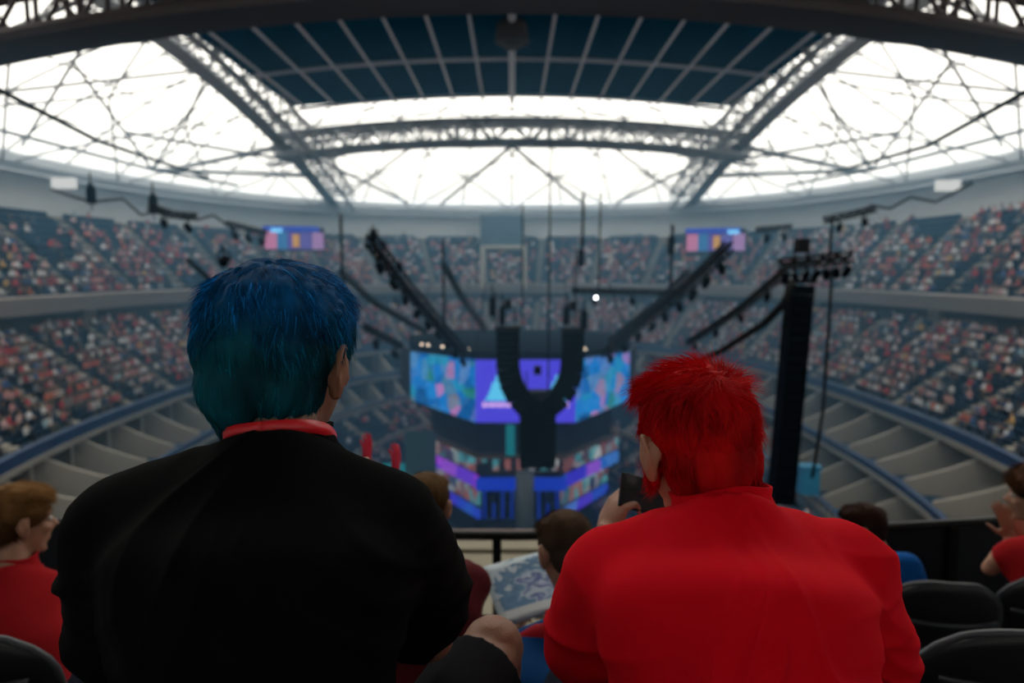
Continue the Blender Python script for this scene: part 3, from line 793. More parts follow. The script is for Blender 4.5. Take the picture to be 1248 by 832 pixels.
# ================================================================ LIGHTING TRUSSES
def truss(label,pix,w,group=None,lights=0,name='lighting_truss',lightlab=None,ls=1.0,m=None):
    """small triangular truss through the world points pix"""
    pts=[Vector(p) for p in pix]; t=thing(name,label,'truss',tuple(pts[0]),group)
    m=m or BLACKM
    tot=sum((b-a).length for a,b in zip(pts,pts[1:])); n=max(3,int(tot/(w*1.3)))
    def at(f):
        s=f*tot
        for a,b in zip(pts,pts[1:]):
            l=(b-a).length
            if s<=l+1e-5: return a.lerp(b,s/l),(b-a).normalized()
            s-=l
        return pts[-1],(pts[-1]-pts[-2]).normalized()
    def fr(f):
        p,d=at(f); u=d.cross(Vector((0,0,1))); u=u.normalized() if u.length>.05 else Vector((1,0,0)); v=u.cross(d)
        return p,u,v
    cc=[[],[],[],[]]
    for i in range(n+1):
        p,u,v=fr(i/n)
        for j,(a,b) in enumerate(((-1,-1),(1,-1),(1,1),(-1,1))): cc[j].append(p+u*a*w/2+v*b*w/2)
    for j in range(4):
        m_=MB(); m_.tube(cc[j],w*.15,5); m_.build('chord',m,t)
    m_=MB()
    for i in range(n):
        for j in range(4): m_.tube([cc[j][i],cc[(j+1)%4][i+1]],w*.10,4,cap=False); m_.tube([cc[j][i],cc[(j+1)%4][i]],w*.05,4,cap=False)
    m_.build('bracing',m,t)
    m_=MB(); m_.tube([at(i/8)[0] for i in range(9)],w*.24,6); m_.build('cable_bundle',m,t)
    for i in range(lights):
        p,u,v=fr((i+.6)/lights); 
        stage_light(p+Vector((0,0,-w*.5-.55*ls)),(math.sin(i*1.7)*.5,.6,-.9),lightlab,'lamps on '+(group or label.split(' with')[0])[:60],ls,lens=(i%3==0))
    return t
Y=48
truss('thick black truss sloping down from upper left to the scoreboard, hung with lamps',[P(452,292,36),P(500,355,42),P(568,432,54)],.55,None,9,lightlab='black lamp on the thick sloping truss left of the speaker cluster',ls=1.1)
truss('thin dark truss sloping down right beside the blue hair',[P(415,330,46),P(455,368,50),P(520,405,56)],.30)
truss('short dark truss low beside the blue hair with a box at each end',[P(443,397,52),P(490,422,56)],.4,None,2,lightlab='black lamp at the end of the short low truss beside the blue hair',ls=1.3)
truss('thin dark truss sloping down right above the left half of the scoreboard',[P(541,322,50),P(562,360,54),P(592,402,58)],.34)
truss('long thick black truss sloping up from the scoreboard to the upper right, hung with lamps',[P(735,432,54),P(790,388,48),P(838,350,42),P(888,300,36)],.46,None,9,lightlab='black lamp on the long truss rising right of the speaker cluster',ls=1.1)
truss('thinner truss running beside the long black truss right of the speaker cluster',[P(742,416,56),P(800,370,50),P(840,330,46)],.3)
truss('level black truss above the right half of the scoreboard',[P(697,354,47),P(760,355,47),P(835,357,47)],.32,None,3,lightlab='black lamp under the level truss above the scoreboard',ls=.9)
truss('black truss over the tall speaker tower, crowded with lamps',[P(950,322,30),P(990,318,30),P(1038,312,30)],.42,None,7,lightlab='black lamp on the truss over the speaker tower',ls=.8)
truss('thin truss sloping down left from the truss over the speaker tower',[P(958,330,31),P(905,375,36),P(838,418,44)],.28,None,4,lightlab='black lamp on the thin truss left of the speaker tower',ls=.7)
truss('small hanging truss near the right stand under the roof ring',[P(1005,268,40),P(1035,262,40),P(1067,254,40)],.35,None,2,lightlab='black lamp on the small truss below the roof ring at right',ls=.8)
truss('small hanging truss left of the right wall screen',[P(922,280,52),P(965,276,52)],.35,None,2,lightlab='black lamp on the small truss by the right wall screen',ls=1.0)
truss('small hanging truss above the left stand under the roof ring',[P(182,252,40),P(212,262,40),P(240,264,40)],.35,None,2,lightlab='black lamp on the small truss below the roof ring at left',ls=.9)
truss('small hanging truss left of the left wall screen',[P(276,272,50),P(325,284,50)],.35,None,3,lightlab='black lamp on the small truss by the left wall screen',ls=1.0)
truss('slim dark pole truss standing out left of the blue hair',[P(228,316,44),P(262,346,44)],.22)
# curved black boom right of the speakers
pts=[P(966,345,29),P(955,370,29.5),P(930,395,31),P(880,427,35),P(830,450,38)]
m_=MB(); m_.tube(pts,[.16,.17,.18,.18,.16],8); o=setorg(m_.build('cable_boom',BLACKM,smooth=True),tuple(pts[0])); tag(o,'thick curved black cable bundle swooping from the speaker tower down behind the red hair','cable')
stage_light(P(273,318,30),(-.2,1,.4),'large black moving lamp just above the blue hair','lamp above the blue hair',1.1)
stage_light(P(455,288,36),(0,.2,1),'black lamp on the top end of the thick sloping truss','lamp at truss top',1.0)
for (x,y,l) in ((468,300,'small black lamp hanging beside the top of the thick sloping truss'),(487,325,'small black lamp hanging midway beside the thick sloping truss')): stage_light(P(x,y,38),(0,.3,-1),l,'lamps beside the thick sloping truss',.7)
# hanging motor boxes, cables
for k,(x,y0,y1,dd,lab) in enumerate(((415,262,405,46,'vertical dark cable right of the blue hair'),(540,292,412,50,'vertical dark cable above the left half of the scoreboard'),(637,250,400,50,'vertical cable over the speaker cluster'),(711,235,300,48,'vertical cable over the right curved speaker array'),(732,235,355,48,'vertical cable down to the level truss'),(671,170,460,45,'thin cable running down beside the right curved array'),(820,275,350,47,'vertical cable at the right end of the level truss'),(1015,262,320,30,'cable above the truss over the speaker tower'),(702,300,420,46,'dark cable beside the right curved speaker array'),(604,355,405,45,'dark cable above the left curved speaker array'))):
    cable('hanging_cable',lab,[P(x,y0,dd),P(x+(x-624)*-.02*(y1-y0)/100,y1,dd)],.06 if k not in(0,1,3,6) else .11)
cable('hanging_cable','black cable hanging from the truss over the tower down past its right side',[P(1014,330,30),P(1010,400,30),P(1003,500,30),P(990,582,30)],.07)
cable('power_cable','wavy black cable slung below the roof ring at the left',[P(62,230,46),P(90,240,46),P(112,246,46),P(150,242,46),P(172,262,47),P(195,258,47),P(240,268,48),P(260,262,49),P(285,280,50)],.09,n=8)
cable('power_cable','wavy black cable slung below the roof ring at the right',[P(1186,222,46),P(1160,236,46),P(1140,246,46),P(1110,240,46),P(1085,254,47),P(1060,250,47)],.09)
for (x,y,dd,lab) in ((111,238,46,'black box clipped on the wavy cable at left'),(187,250,46,'black box on the wavy cable left of the blue hair'),(708,315,48,'long black hoist above the right curved speaker array'),(600,375,45,'black hoist over the left curved speaker array'),(612,385,45,'small hoist beside the left curved speaker array'),(690,385,45,'small hoist beside the right curved speaker array'),(712,390,45,'hoist at the outer edge of the right curved speaker array'),(818,300,47,'slim dark box on the cable above the level truss')):
    p=P(x,y,dd); m_=MB(); m_.box(p,(.42,.42,1.1)); m_.box(p+Vector((0,0,.65)),(.22,.3,.25)); m_.tube([p+Vector((0,0,.7)),p+Vector((0,0,1.5))],.05,6); m_.tube([p-Vector((0,0,.5)),p-Vector((0,0,1.0))],.04,6)
    o=setorg(m_.build('chain_hoist',RIGBODY),tuple(p)); tag(o,lab,'hoist')
# bright followspot
p=P(726,362,46); t=stage_light(p,(0,-1,-.2),'small lit spotlight glowing white under the level truss','lit spotlight',.55)
for ch in t.children_recursive:
    if ch.name.startswith('lens'): ch.data.materials[0]=emis('lamp_white',solidc((1,1,1)),18)
p=P(482,372,44); stage_light(p,(0,-1,-.3),'chrome-faced lamp below the thick sloping truss','lamp below the sloping truss',.9)

# ================================================================ WALL SCREENS AND FAR WALL DETAILS
def wall_screen(label,x,y,dd,sx):
    p=P(x,y,dd); t=thing('wall_screen',label,'screen',tuple(p))
    yaw=Matrix.Rotation(sx*.35,3,'Z')
    W=7.9; H=3.0
    def bx(m_,cx,cz,w,h,dy): m_.box(p+yaw@Vector((cx,dy,cz)),(w,.15,h),yaw)
    m_=MB(); m_.box(p,(W+.3,.4,H+.5),yaw); m_.build('frame',SETB,t)
    for (cx,w,col,nm) in ((-W*.40,W*.2,(.85,.28,.50),'pink'),(-W*.2,W*.2,(.05,.25,.55),'blue'),(-.2,W*.2,(.15,.06,.45),'violet'),(.02*W,W*.12,(.9,.45,.08),'orange'),(W*.19,W*.2,(.16,.12,.5),'violet'),(W*.40,W*.2,(.55,.30,.62),'pink')):
        m_=MB(); bx(m_,cx,-.15,w,H*(.8 if nm!='orange' else .6),-.25 if nm!='orange' else -.32); o=m_.build('screen_panel',emis('scr_'+nm+str(sx)+str(cx),solidc(col),.8),t)
    m_=MB(); bx(m_,(-W*.05),H*.5,W*.95,.7,-.3); m_.build('title_bar',emis('scr_title%d'%sx,solidc((.03,.08,.6)),.9),t)
    m_=MB(); bx(m_,sx*W*-.3,H*.42,1.5,.6,-.36); m_.build('title_glow',emis('scr_glow%d'%sx,solidc((.2,.6,1)),1.6),t)
wall_screen('wide bright pink and blue screen on the far wall, above the blue hair',359,292,97,1)
wall_screen('wide bright pink and blue screen on the far wall right of the speakers',872,294,97,-1)
# glass booth over the middle of the far stand and the white portal below
m_=MB(); p=P(612,283,121); m_.box(p,(7.6,1.5,5.8)); 
o=setorg(m_.build('control_booth',mat('booth_glass',(.12,.17,.21),.25)),tuple(p-Vector((0,0,3)))); tag(o,'grey blue control booth at the middle of the far wall under the roof ring','booth')
m_=MB()
for (x,y0,y1) in((588,300,352),(639,300,352)):
    a=P(x,y0,116);b=P(x,y1,112); m_.tube([a,b],.42,4)
a=P(586,302,116);b=P(641,302,116); m_.tube([a,b],.42,4)
o=setorg(m_.build('white_portal',CONC),tuple(P(612,352,112))); tag(o,'white rectangular frame in the stand below the control booth','portal')
m_=MB(); bl=[]
rngx=[160,190,230,345,425,456,492,520,560,690,745,780,822,860,1000,1060]
for i,x in enumerate([34,108,158,410,478,520,548,760,868,962,1016,1172]):
    pass
# pale awnings/soffit lights of the roof ring (bright rectangles)
for k,(x,y) in enumerate(((78,223),(1155,226))):
    p=P(x,y,58); m_=MB(); m_.box(p,(2.0,.3,.9)); o=setorg(m_.build('wall_light_panel',emis('panel_white%d'%k,solidc((.8,.8,.76)),.9)),tuple(p)); tag(o,'small bright white panel below the roof ring at the %s'%('left' if k==0 else 'right'),'light panel')
# ================================================================ LOCAL STAND (where the photographer sits)
FLOORD=mat('near_floor_concrete',(.05,.05,.05),.85,nscale=3,namt=.2)
for i,(y0,y1,z) in enumerate(((-1.4,.45,25.25),(.45,1.35,24.75),(1.35,2.3,24.25),(2.3,3.55,23.8))):
    mb=MB(); mb.box((0,(y0+y1)/2,(z+21.9)/2),(22,y1-y0,z-21.9)); struct('floor_row_%d'%(i+1),mb,FLOORD)
mb=MB(); mb.box((0,5.9,22.0),(22,4.7,1.1)); mb.box((0,8.2,22.4),(22,.25,.4)); struct('floor_walkway',mb,mat('walkway_concrete',(.30,.27,.20),.85,nscale=1,namt=.15))
mb=MB(); mb.box((0,8.6,22.3),(22,.5,.5)); struct('trim_30',mb,FASC)
RAILM=mat('rail_black_paint',(.012,.013,.015),.35,metal=.4)
PANELM=mat('barrier_dark_panel',(.006,.010,.018),.5)
def raily(x): return 3.4+.03*x*x
t=thing('front_railing','black railing with open posts and dark solid panels in front of the seats','railing',(0,3.4,23.8))
m_=MB(); m_.tube([(x,raily(x),24.64) for x in np.linspace(-6,6,25)],.026,8); m_.build('top_rail',RAILM,t,True)
for x in (-6,-4.8,-3.6,-2.4,-1.3,-.078,1.1,2.4,3.6,4.8,6):
    m_=MB(); m_.box((x,raily(x)+.0,24.22),(.045,.02,.84)); m_.box((x,raily(x),23.81),(.12,.1,.02)); m_.build('post',RAILM,t)
for x0,x1 in ((-6,-4.8),(-4.8,-3.6),(-3.6,-2.4),(-2.4,-1.3),(1.1,2.4),(2.4,3.6),(3.6,4.8),(4.8,6)):
    m_=MB(); m_.prism([(x0+.0,raily(x0)+.02,23.81),(x1-.0,raily(x1)+.02,23.81),(x1-.0,raily(x1)+.02,24.63),(x0+.0,raily(x0)+.02,24.63)],(0,.02,0)); m_.build('panel',PANELM,t)
m_=MB(); m_.tube([(x,raily(x),24.2) for x in np.linspace(-1.3,1.1,6)],.010,6); m_.tube([(x,raily(x),23.95) for x in np.linspace(-1.3,1.1,6)],.010,6); m_.build('lower_bar',RAILM,t)

# ---------------------------------------------------------------- near seats
SEATN=mat('near_seat_black_plastic',(.013,.014,.017),.38,spec=.5,bump=.1,bscale=400)
SEATE=mat('seat_edge_plastic',(.055,.06,.07),.35)
def near_seat(label,x,y,z,W=.48,H=.88,rot=0):
    t=thing('stadium_chair',label,'seat',(x,y,z)); t['org']=[0,0,0]
    m_=MB(); nx,nz=14,12; vs=[];fs=[]
    def wp(f): # half width factor with rounded top
        return 1-.0*f if f<.72 else math.sqrt(max(0,1-((f-.72)/.28)**2*.62))
    for side in(0,1):
        for i in range(nz+1):
            f=i/nz; zz=.40+(H-.40)*f
            for j in range(nx+1):
                g=-1+2*j/nx; xx=g*W/2*(wp(f) if f<1 else .62); 
                zt=zz-.035*abs(g)**3*(f**3)
                yy=-.10*f+.055*g*g-.03*side+.02*math.sin(f*3)
                vs.append((xx,yy,zt))
    n1=(nx+1)*(nz+1)
    for i in range(nz):
        for j in range(nx):
            a=i*(nx+1)+j; fs.append((a+1,a,a+nx+1,a+nx+2)); b=a+n1; fs.append((b,b+1,b+nx+2,b+nx+1))
    for j in range(nx): fs.append((j,j+1,j+1+n1,j+n1)); a=nz*(nx+1)+j; fs.append((a+1,a,a+n1,a+1+n1))
    for i in range(nz):
        a=i*(nx+1); fs.append((a,a+n1,a+nx+1+n1,a+nx+1)); a+=nx; fs.append((a,a+nx+1,a+nx+1+n1,a+n1))
    m_.add(vs,fs)
    o=bk=m_.build('backrest',SEATN,t,True)
    # rolled edge along the top, and a horizontal rib lower down
    top=[Vector(vs[nz*(nx+1)+j])+Vector((0,-.015,.0)) for j in range(nx+1)]
    lft=[Vector(vs[i*(nx+1)])+Vector((0,-.015,0)) for i in range(3,nz)]; rgt=[Vector(vs[i*(nx+1)+nx])+Vector((0,-.015,0)) for i in range(nz-1,2,-1)]
    m_=MB(); m_.tube(lft+top+rgt,.011,8); e=m_.build('edge_bead',SEATE,o,True); e['label']='slightly lighter rolled edge'
    m_=MB(); m_.tube([Vector((g*W*.42,-.115+.05*g*g*4*.25-.0,.40+(H-.40)*.70+.006)) for g in np.linspace(-1,1,10)],.008,8); m_.build('back_rib',SEATE,bk,True)
    m_=MB(); m_.box((0,.22,.43),(W*.92,.40,.03)); m_.box((0,.41,.415),(W*.92,.03,.06)); o=m_.build('seat_pan',SEATN,t); b=o.modifiers.new('b','BEVEL'); b.width=.012; b.segments=3
    for sx in(-1,1):
        m_=MB(); m_.box((sx*(W/2+.012),.14,.62),(.045,.30,.03)); o=m_.build('armrest',SEATN,t); b=o.modifiers.new('b','BEVEL'); b.width=.01; b.segments=3
        m_=MB(); m_.box((sx*(W/2+.012),.05,.31),(.03,.07,.62)); m_.box((sx*(W/2+.012),.06,.01),(.05,.22,.02)); m_.build('leg',BLACKM,t)
    t.rotation_euler=(0,0,rot)
    return t
near_seat('empty black plastic seat beside the red-shirted man, widest seat back in view',1.27,1.66,24.25,W=.50,H=.885)
near_seat('black seat behind the boy in the red polo shirt',-1.41,1.66,24.25,W=.50,H=.875)
near_seat('black seat next to the boy in the blue shirt by the barrier',1.74,2.66,23.8,W=.46,H=.98,rot=R(-8))
near_seat('black seat beside the clapping person in red, second along the barrier',2.28,2.74,23.8,W=.46,H=.96,rot=R(-10))
near_seat('black seat under the man in the black tee shirt',-.30,.56,24.75,W=.48,H=.74)
near_seat('black seat under the man in the red shirt',.30,.60,24.75,W=.48,H=.74)

# ================================================================ PEOPLE
SKIN=mat('skin',(.46,.235,.15),.5,nscale=30,namt=.10,bump=.15,bscale=300,subsurf=.08)
SKIND=mat('skin_tan',(.30,.14,.085),.5,nscale=30,namt=.10,bump=.15,bscale=300,subsurf=.08)
def cloth(name,col,rough=.85,b=.25,sc=900,**k): return mat(name,col,rough,spec=.08,nscale=14,namt=.08,bump=b,bscale=sc,**k)
BLK=cloth('black_tee',(.0022,.0022,.003),.95); REDT=cloth('red_tee',(.78,.003,.014),.85); SHORT=cloth('black_shorts',(.008,.008,.010)); JEAN=cloth('dark_jeans',(.012,.016,.03))
HAIRMAT={}
def hairmat(name,rough=.5):
    m=mat(name,(.1,.1,.1),.6,spec=.07,attr='Col'); return m
HM=hairmat('hair_strands')
def Mh(loc,yaw,pitch,roll=0,s=1):
    return Matrix.Translation(loc)@Matrix.Rotation(R(yaw),4,'Z')@Matrix.Rotation(R(-pitch),4,'X')@Matrix.Rotation(R(roll),4,'Y')@Matrix.Scale(s,4)
class LM:
    """adds primitives in a local frame"""
    def __init__(s,mb,M): s.mb=mb; s.M=M; s.sc=M.to_scale()[0]; s.R3=M.to_3x3().normalized()
    def ell(s,c,r,rot=None): s.mb.ell(s.M@Vector(c),[q*s.sc for q in r],s.R3@rot if rot is not None else s.R3)
    def tube(s,pts,r,n=10): s.mb.tube([s.M@Vector(p) for p in pts],[q*s.sc for q in r] if isinstance(r,(list,tuple)) else r*s.sc,n)
def head(mb,M):
    L=LM(mb,M)
    L.ell((0,-.012,.035),(.076,.096,.084)); L.ell((0,.03,-.02),(.062,.064,.088)); L.ell((0,.042,-.085),(.042,.045,.030)); L.ell((0,.0,-.06),(.056,.06,.045))
    L.tube([(0,.085,.012),(0,.106,-.012),(0,.112,-.026)],[.008,.011,.014]); L.ell((-.012,.098,-.03),(.009,.011,.008)); L.ell((.012,.098,-.03),(.009,.011,.008))
    L.ell((0,.076,.028),(.048,.018,.012)); L.ell((0,.089,-.055),(.024,.012,.007)); L.ell((0,.087,-.067),(.020,.012,.008)); L.ell((0,.08,-.1),(.02,.014,.014))
    for sx in(-1,1):
        L.ell((sx*.038,.066,-.018),(.024,.022,.020))
        rot=Matrix.Rotation(sx*R(-24),3,'Z')
        L.ell((sx*.082,-.008,-.004),(.007,.020,.031),rot); L.ell((sx*.077,.0,-.03),(.009,.012,.014)); L.tube([(sx*.070,-.004,.002),(sx*.084,-.016,.0)],[.016,.010],8)
        # rim of the ear
        L.tube([(sx*.080,.008,.006),(sx*.086,.004,.024),(sx*.092,-.014,.028),(sx*.094,-.026,.012),(sx*.090,-.022,-.010),(sx*.082,-.004,-.034)],[.004,.005,.005,.005,.005,.006],6)
def eyes(parent,M):
    for sx in(-1,1):
        m_=MB(); LM(m_,M).ell((sx*.030,.078,.008),(.013,.012,.012)); m_.build('eye',mat('eye_white',(.6,.58,.55),.2),parent,True)
def hand(mb,M,curl=(35,40,45,50),thumb=30,s=1.0,side=1):
    """local: +Y fingers, +Z back of the hand, +X thumb side*side"""
    L=LM(mb,M@Matrix.Scale(s,4))
    L.ell((0,.045,0),(.042,.050,.014)); L.ell((side*.018,.02,-.008),(.020,.032,.016)); L.tube([(0,-.03,0),(0,.02,0)],[.026,.030],10)
    xs=[.031,.011,-.010,-.030]; ln=[(.042,.026,.020),(.047,.030,.021),(.043,.028,.020),(.034,.021,.018)]
    for k in range(4):
        p=Vector((side*xs[k],.082-(.006 if k==3 else 0),0)); a=0; pts=[p.copy()-Vector((0,.02,0)),p.copy()]; 
        for j,l in enumerate(ln[k]):
            a+=R(curl[k])*(.7,1.0,.7)[j]; p=p+Vector((side*xs[k]*.05,math.cos(a)*l,-math.sin(a)*l)); pts.append(p.copy())
        L.tube(pts,[.0095,.0098,.009,.0082,.0068],8); L.ell(tuple(p),(.0068,.0068,.0068))
    p=Vector((side*.034,.012,-.008)); d1=Vector((side*.62,.70,-.35)).normalized(); q=p+d1*.036; d2=Vector((side*.30,.85,-.5*thumb/30)).normalized(); r_=q+d2*.028; e=r_+d2*.018
    L.tube([p-d1*.01,p,q,r_,e],[.014,.014,.0115,.010,.008],8); L.ell(tuple(e),(.008,.008,.008))
def frame(o,ydir,zdir):
    y=Vector(ydir).normalized(); z=Vector(zdir); z=(z-y*z.dot(y)).normalized(); x=y.cross(z)
    M=Matrix((x,y,z)).transposed().to_4x4(); M.translation=Vector(o); return M
def limb(mb,pts,r,n=14):
    mb.tube(pts,r,n); 
    for p,q in zip(pts[1:-1],r[1:-1]): mb.ell(p,(q*1.02,)*3,nu=12,nv=8)
def lean(a,b):
    """rotation whose local Z goes from a to b"""
    z=(Vector(b)-Vector(a)).normalized(); x=Vector((1,0,0)); y=z.cross(x).normalized(); x=y.cross(z).normalized()
    return Matrix((x,y,z)).transposed()
def ringloft(mb,rings,n=32,p=1.8):
    # resample the key sections along a Catmull-Rom curve
    def cr(a,b,c,d,t): return .5*((2*b)+(c-a)*t+(2*a-5*b+4*c-d)*t*t+(3*b-a-3*c+d)*t*t*t)
    K=[(Vector(c),rx,ry,Vector(ax).normalized()) for c,rx,ry,ax in rings]; out=[]
    for i in range(len(K)-1):
        a,b,c,d=K[max(0,i-1)],K[i],K[i+1],K[min(len(K)-1,i+2)]
        for t in (0,.25,.5,.75): out.append(tuple(cr(a[q],b[q],c[q],d[q],t) for q in range(4)))
    out.append(K[-1]); rings=out
    _ringloft(mb,rings,n,p)
def _ringloft(mb,rings,n,p):
    """rings: (centre, rx, ry, axis) elliptical sections perpendicular to axis, rx across world X"""
    vs=[];fs=[];k=len(rings)
    for (c,rx,ry,ax) in rings:
        z=Vector(ax).normalized(); x=Vector((1,0,0)); y=z.cross(x).normalized(); x=y.cross(z).normalized()
        for j in range(n):
            a=2*PI*j/n; ca,sa=math.cos(a),math.sin(a)
            vs.append(Vector(c)+x*rx*math.copysign(abs(ca)**(2/p),ca)+y*ry*math.copysign(abs(sa)**(2/p),sa))
    for i in range(k-1):
        for j in range(n):
            a=i*n+j; b=i*n+(j+1)%n; fs.append((a,b,b+n,a+n))
    fs.append(tuple(range(n-1,-1,-1))); fs.append(tuple(range((k-1)*n,k*n))); mb.add(vs,fs)
def torso(mb,J,g=0.0,w=1.0):
    s=J['s']; p,m,c=[Vector(J[k]) for k in('pelvis','mid','c7')]
    sh=[Vector(J['shL']),Vector(J['shR'])]; S=(sh[0]+sh[1])/2; sw=(sh[1]-sh[0]).length/2
    S=Vector((S.x*.6+c.x*.4,min(S.y,c.y+.02)-.01,S.z)); A=S.lerp(m,.45)
    up=(c-m).normalized(); lo=(m-p).normalized()
    ringloft(mb,[(p-Vector((0,0,.10*s)),.13*s+g,.10*s+g,lo),(p,.17*s*w+g,.125*s+g,lo),(p.lerp(m,.5),sw*.95*w+g,.115*s+g,lo),(m,sw*1.06*w+g,.120*s+g,(up+lo)),
        (A,sw*1.10+g,.118*s+g,up),(S.lerp(A,.35),sw*1.06+g,.108*s+g,up),(S+(c-S)*.22,sw*.92+g,.092*s+g,up),(S+(c-S)*.55,sw*.66+g,.078*s+g,up),(S+(c-S)*.82,sw*.44+g,.068*s+g,up),(c,.060*s+g,.058*s+g,up)])
    for q,el in zip(sh,(Vector(J['elL']),Vector(J['elR']))):
        mb.tube([A,q.lerp(el,.32)],[.095*s+g,.058*s+g],14); mb.tube([A.lerp(m,.5),q.lerp(el,.5)],[.09*s+g,.05*s+g],14)
        mb.tube([c-Vector((0,0,.055*s)),c.lerp(q,.5)-Vector((0,0,.018*s)),q],[.045*s+g,.056*s+g,.060*s+g],14); mb.ell(q,(.063*s+g,)*3)
        mb.tube([A.lerp(q,.3),q-Vector((0,0,.01))],[.08*s+g,.06*s+g],14)
def person(name,label,J,skin,shirt,pants,sleeve=.62,hands=None,voxel=.006,wr=.006,collar=None,shirtname='tee_shirt',pantname='shorts',neck=True,sleeve_r=.062,extra=None,folds=None,legs=True):
    s=J['s']; base=Vector(J['pelvis']); t=thing('person',label,'person',(base.x,base.y,J['floor']))
    HMx=J['head']; mb=MB(); head(mb,HMx)
    hl=HMx@Vector((0,-.018,-.04)); c7=Vector(J['c7'])
    mb.tube([hl,hl.lerp(c7,.5),c7-Vector((0,-.01,.05*s))],[.052*s,.051*s,.06*s],16)
    torso(mb,J,-.012)
    for a in 'LR':
        sh,el,w_=[Vector(J[k+a]) for k in('sh','el','wr')]
        limb(mb,[sh,sh.lerp(el,.5),el,el.lerp(w_,.35),w_],[.048*s,.046*s,.037*s,.040*s,.025*s])
        if legs:
            kn,an=[Vector(J[k+a]) for k in('kn','an')]; hp=Vector(J['pelvis'])+Vector(((-1 if a=='L' else 1)*.09*s,0,0))
            limb(mb,[hp,hp.lerp(kn,.5),kn,kn.lerp(an,.4),an],[.082*s,.072*s,.055*s,.054*s,.036*s]); 
    if hands:
        for h in hands: hand(mb,*h[0],**h[1]) if isinstance(h[0],tuple) else hand(mb,h[0],**h[1])
    me=remeshed(mb,voxel,3,'body'); me.materials.append(skin)
    ob=link('body',me,t)
    eyes(ob,HMx)
    # shirt
    mb=MB(); torso(mb,J,.011)
    for a in 'LR':
        sh,el=Vector(J['sh'+a]),Vector(J['el'+a]); e=sh.lerp(el,sleeve)
        mb.tube([sh+(sh-el).normalized()*.01,sh.lerp(e,.5),e],[.064*s+.010,sleeve_r*s+.010,(sleeve_r+.004)*s+.010],16)
    me=remeshed(mb,voxel,95,'shirt',.9)
    # folds
    no=[v.normal.copy() for v in me.vertices]; c=Vector(J['c7'])
    for v,nn in zip(me.vertices,no):
        p=v.co; q=p-c
        d=0
        d+=wr*noise.noise(Vector((p.x*9,p.y*9,p.z*5)))*1.0
        d+=wr*.8*(1-abs(noise.noise(Vector((p.x*13+p.z*6,p.y*6,p.z*10-p.x*5)))*2))*.5
        if folds: d+=folds(p,c)
        v.co=p+nn*d
    me.materials.append(shirt); so=link(shirtname,me,t)
    if collar:
        cmat,rad,hh,flare=collar; ax=((hl-c7).normalized()*.45+Vector((0,0,1))).normalized(); o0=c7+Vector((0,.026,-.004))
        x=Vector((1,0,0)); y=ax.cross(x).normalized(); x=y.cross(ax).normalized(); N=40; prof=[(-.022,rad+.016),(-.010,rad+.006),(hh*.4,rad+flare*.3),(hh,rad+flare),(hh+.002,rad+flare-.005),(hh*.4,rad+flare*.3-.006),(-.012,rad-.004)]
        m_=MB(); vs=[o0+ax*(h_+.004*math.sin(6*PI*i/N)*(h_>0))+x*r_*math.cos(2*PI*i/N)+y*r_*math.sin(2*PI*i/N) for h_,r_ in prof for i in range(N)]
        m_.add(vs,[(k*N+i,k*N+(i+1)%N,(k+1)*N+(i+1)%N,(k+1)*N+i) for k in range(len(prof)-1) for i in range(N)]); m_.build('collar',cmat,so,True)
    if legs:
        mb=MB()
        for a in 'LR':
            kn,an=[Vector(J[k+a]) for k in('kn','an')]; hp=Vector(J['pelvis'])+Vector(((-1 if a=='L' else 1)*.09*s,0,0)); e=hp.lerp(kn,.88) if pantname=='shorts' else kn
            mb.tube([hp,hp.lerp(e,.5),e],[.10*s,.09*s,.078*s],14)
            if pantname!='shorts': mb.tube([kn,kn.lerp(an,.9)],[.07*s,.055*s],14); mb.ell(kn,(.07*s,)*3)
        p=Vector(J['pelvis']); mb.ell(p-Vector((0,0,.03)),(.185*s,.14*s,.12*s))
        me=remeshed(mb,max(voxel,.008),4,'p'); me.materials.append(pants); link(pantname,me,t)
        for a in 'LR':
            an=Vector(J['an'+a]); m_=MB(); m_.ell(an+Vector((0,.06*s,-.035*s)),(.042*s,.125*s,.042*s)); m_.ell(an+Vector((0,0,-.01)),(.045*s,.05*s,.05*s)); m_.box(an+Vector((0,.055*s,-.07*s)),(.08*s,.24*s,.02*s))
            me=remeshed(m_,.008,3,'s'); me.materials.append(mat('dark_shoe',(.02,.02,.022),.6)); link('shoe',me,t)
    return t
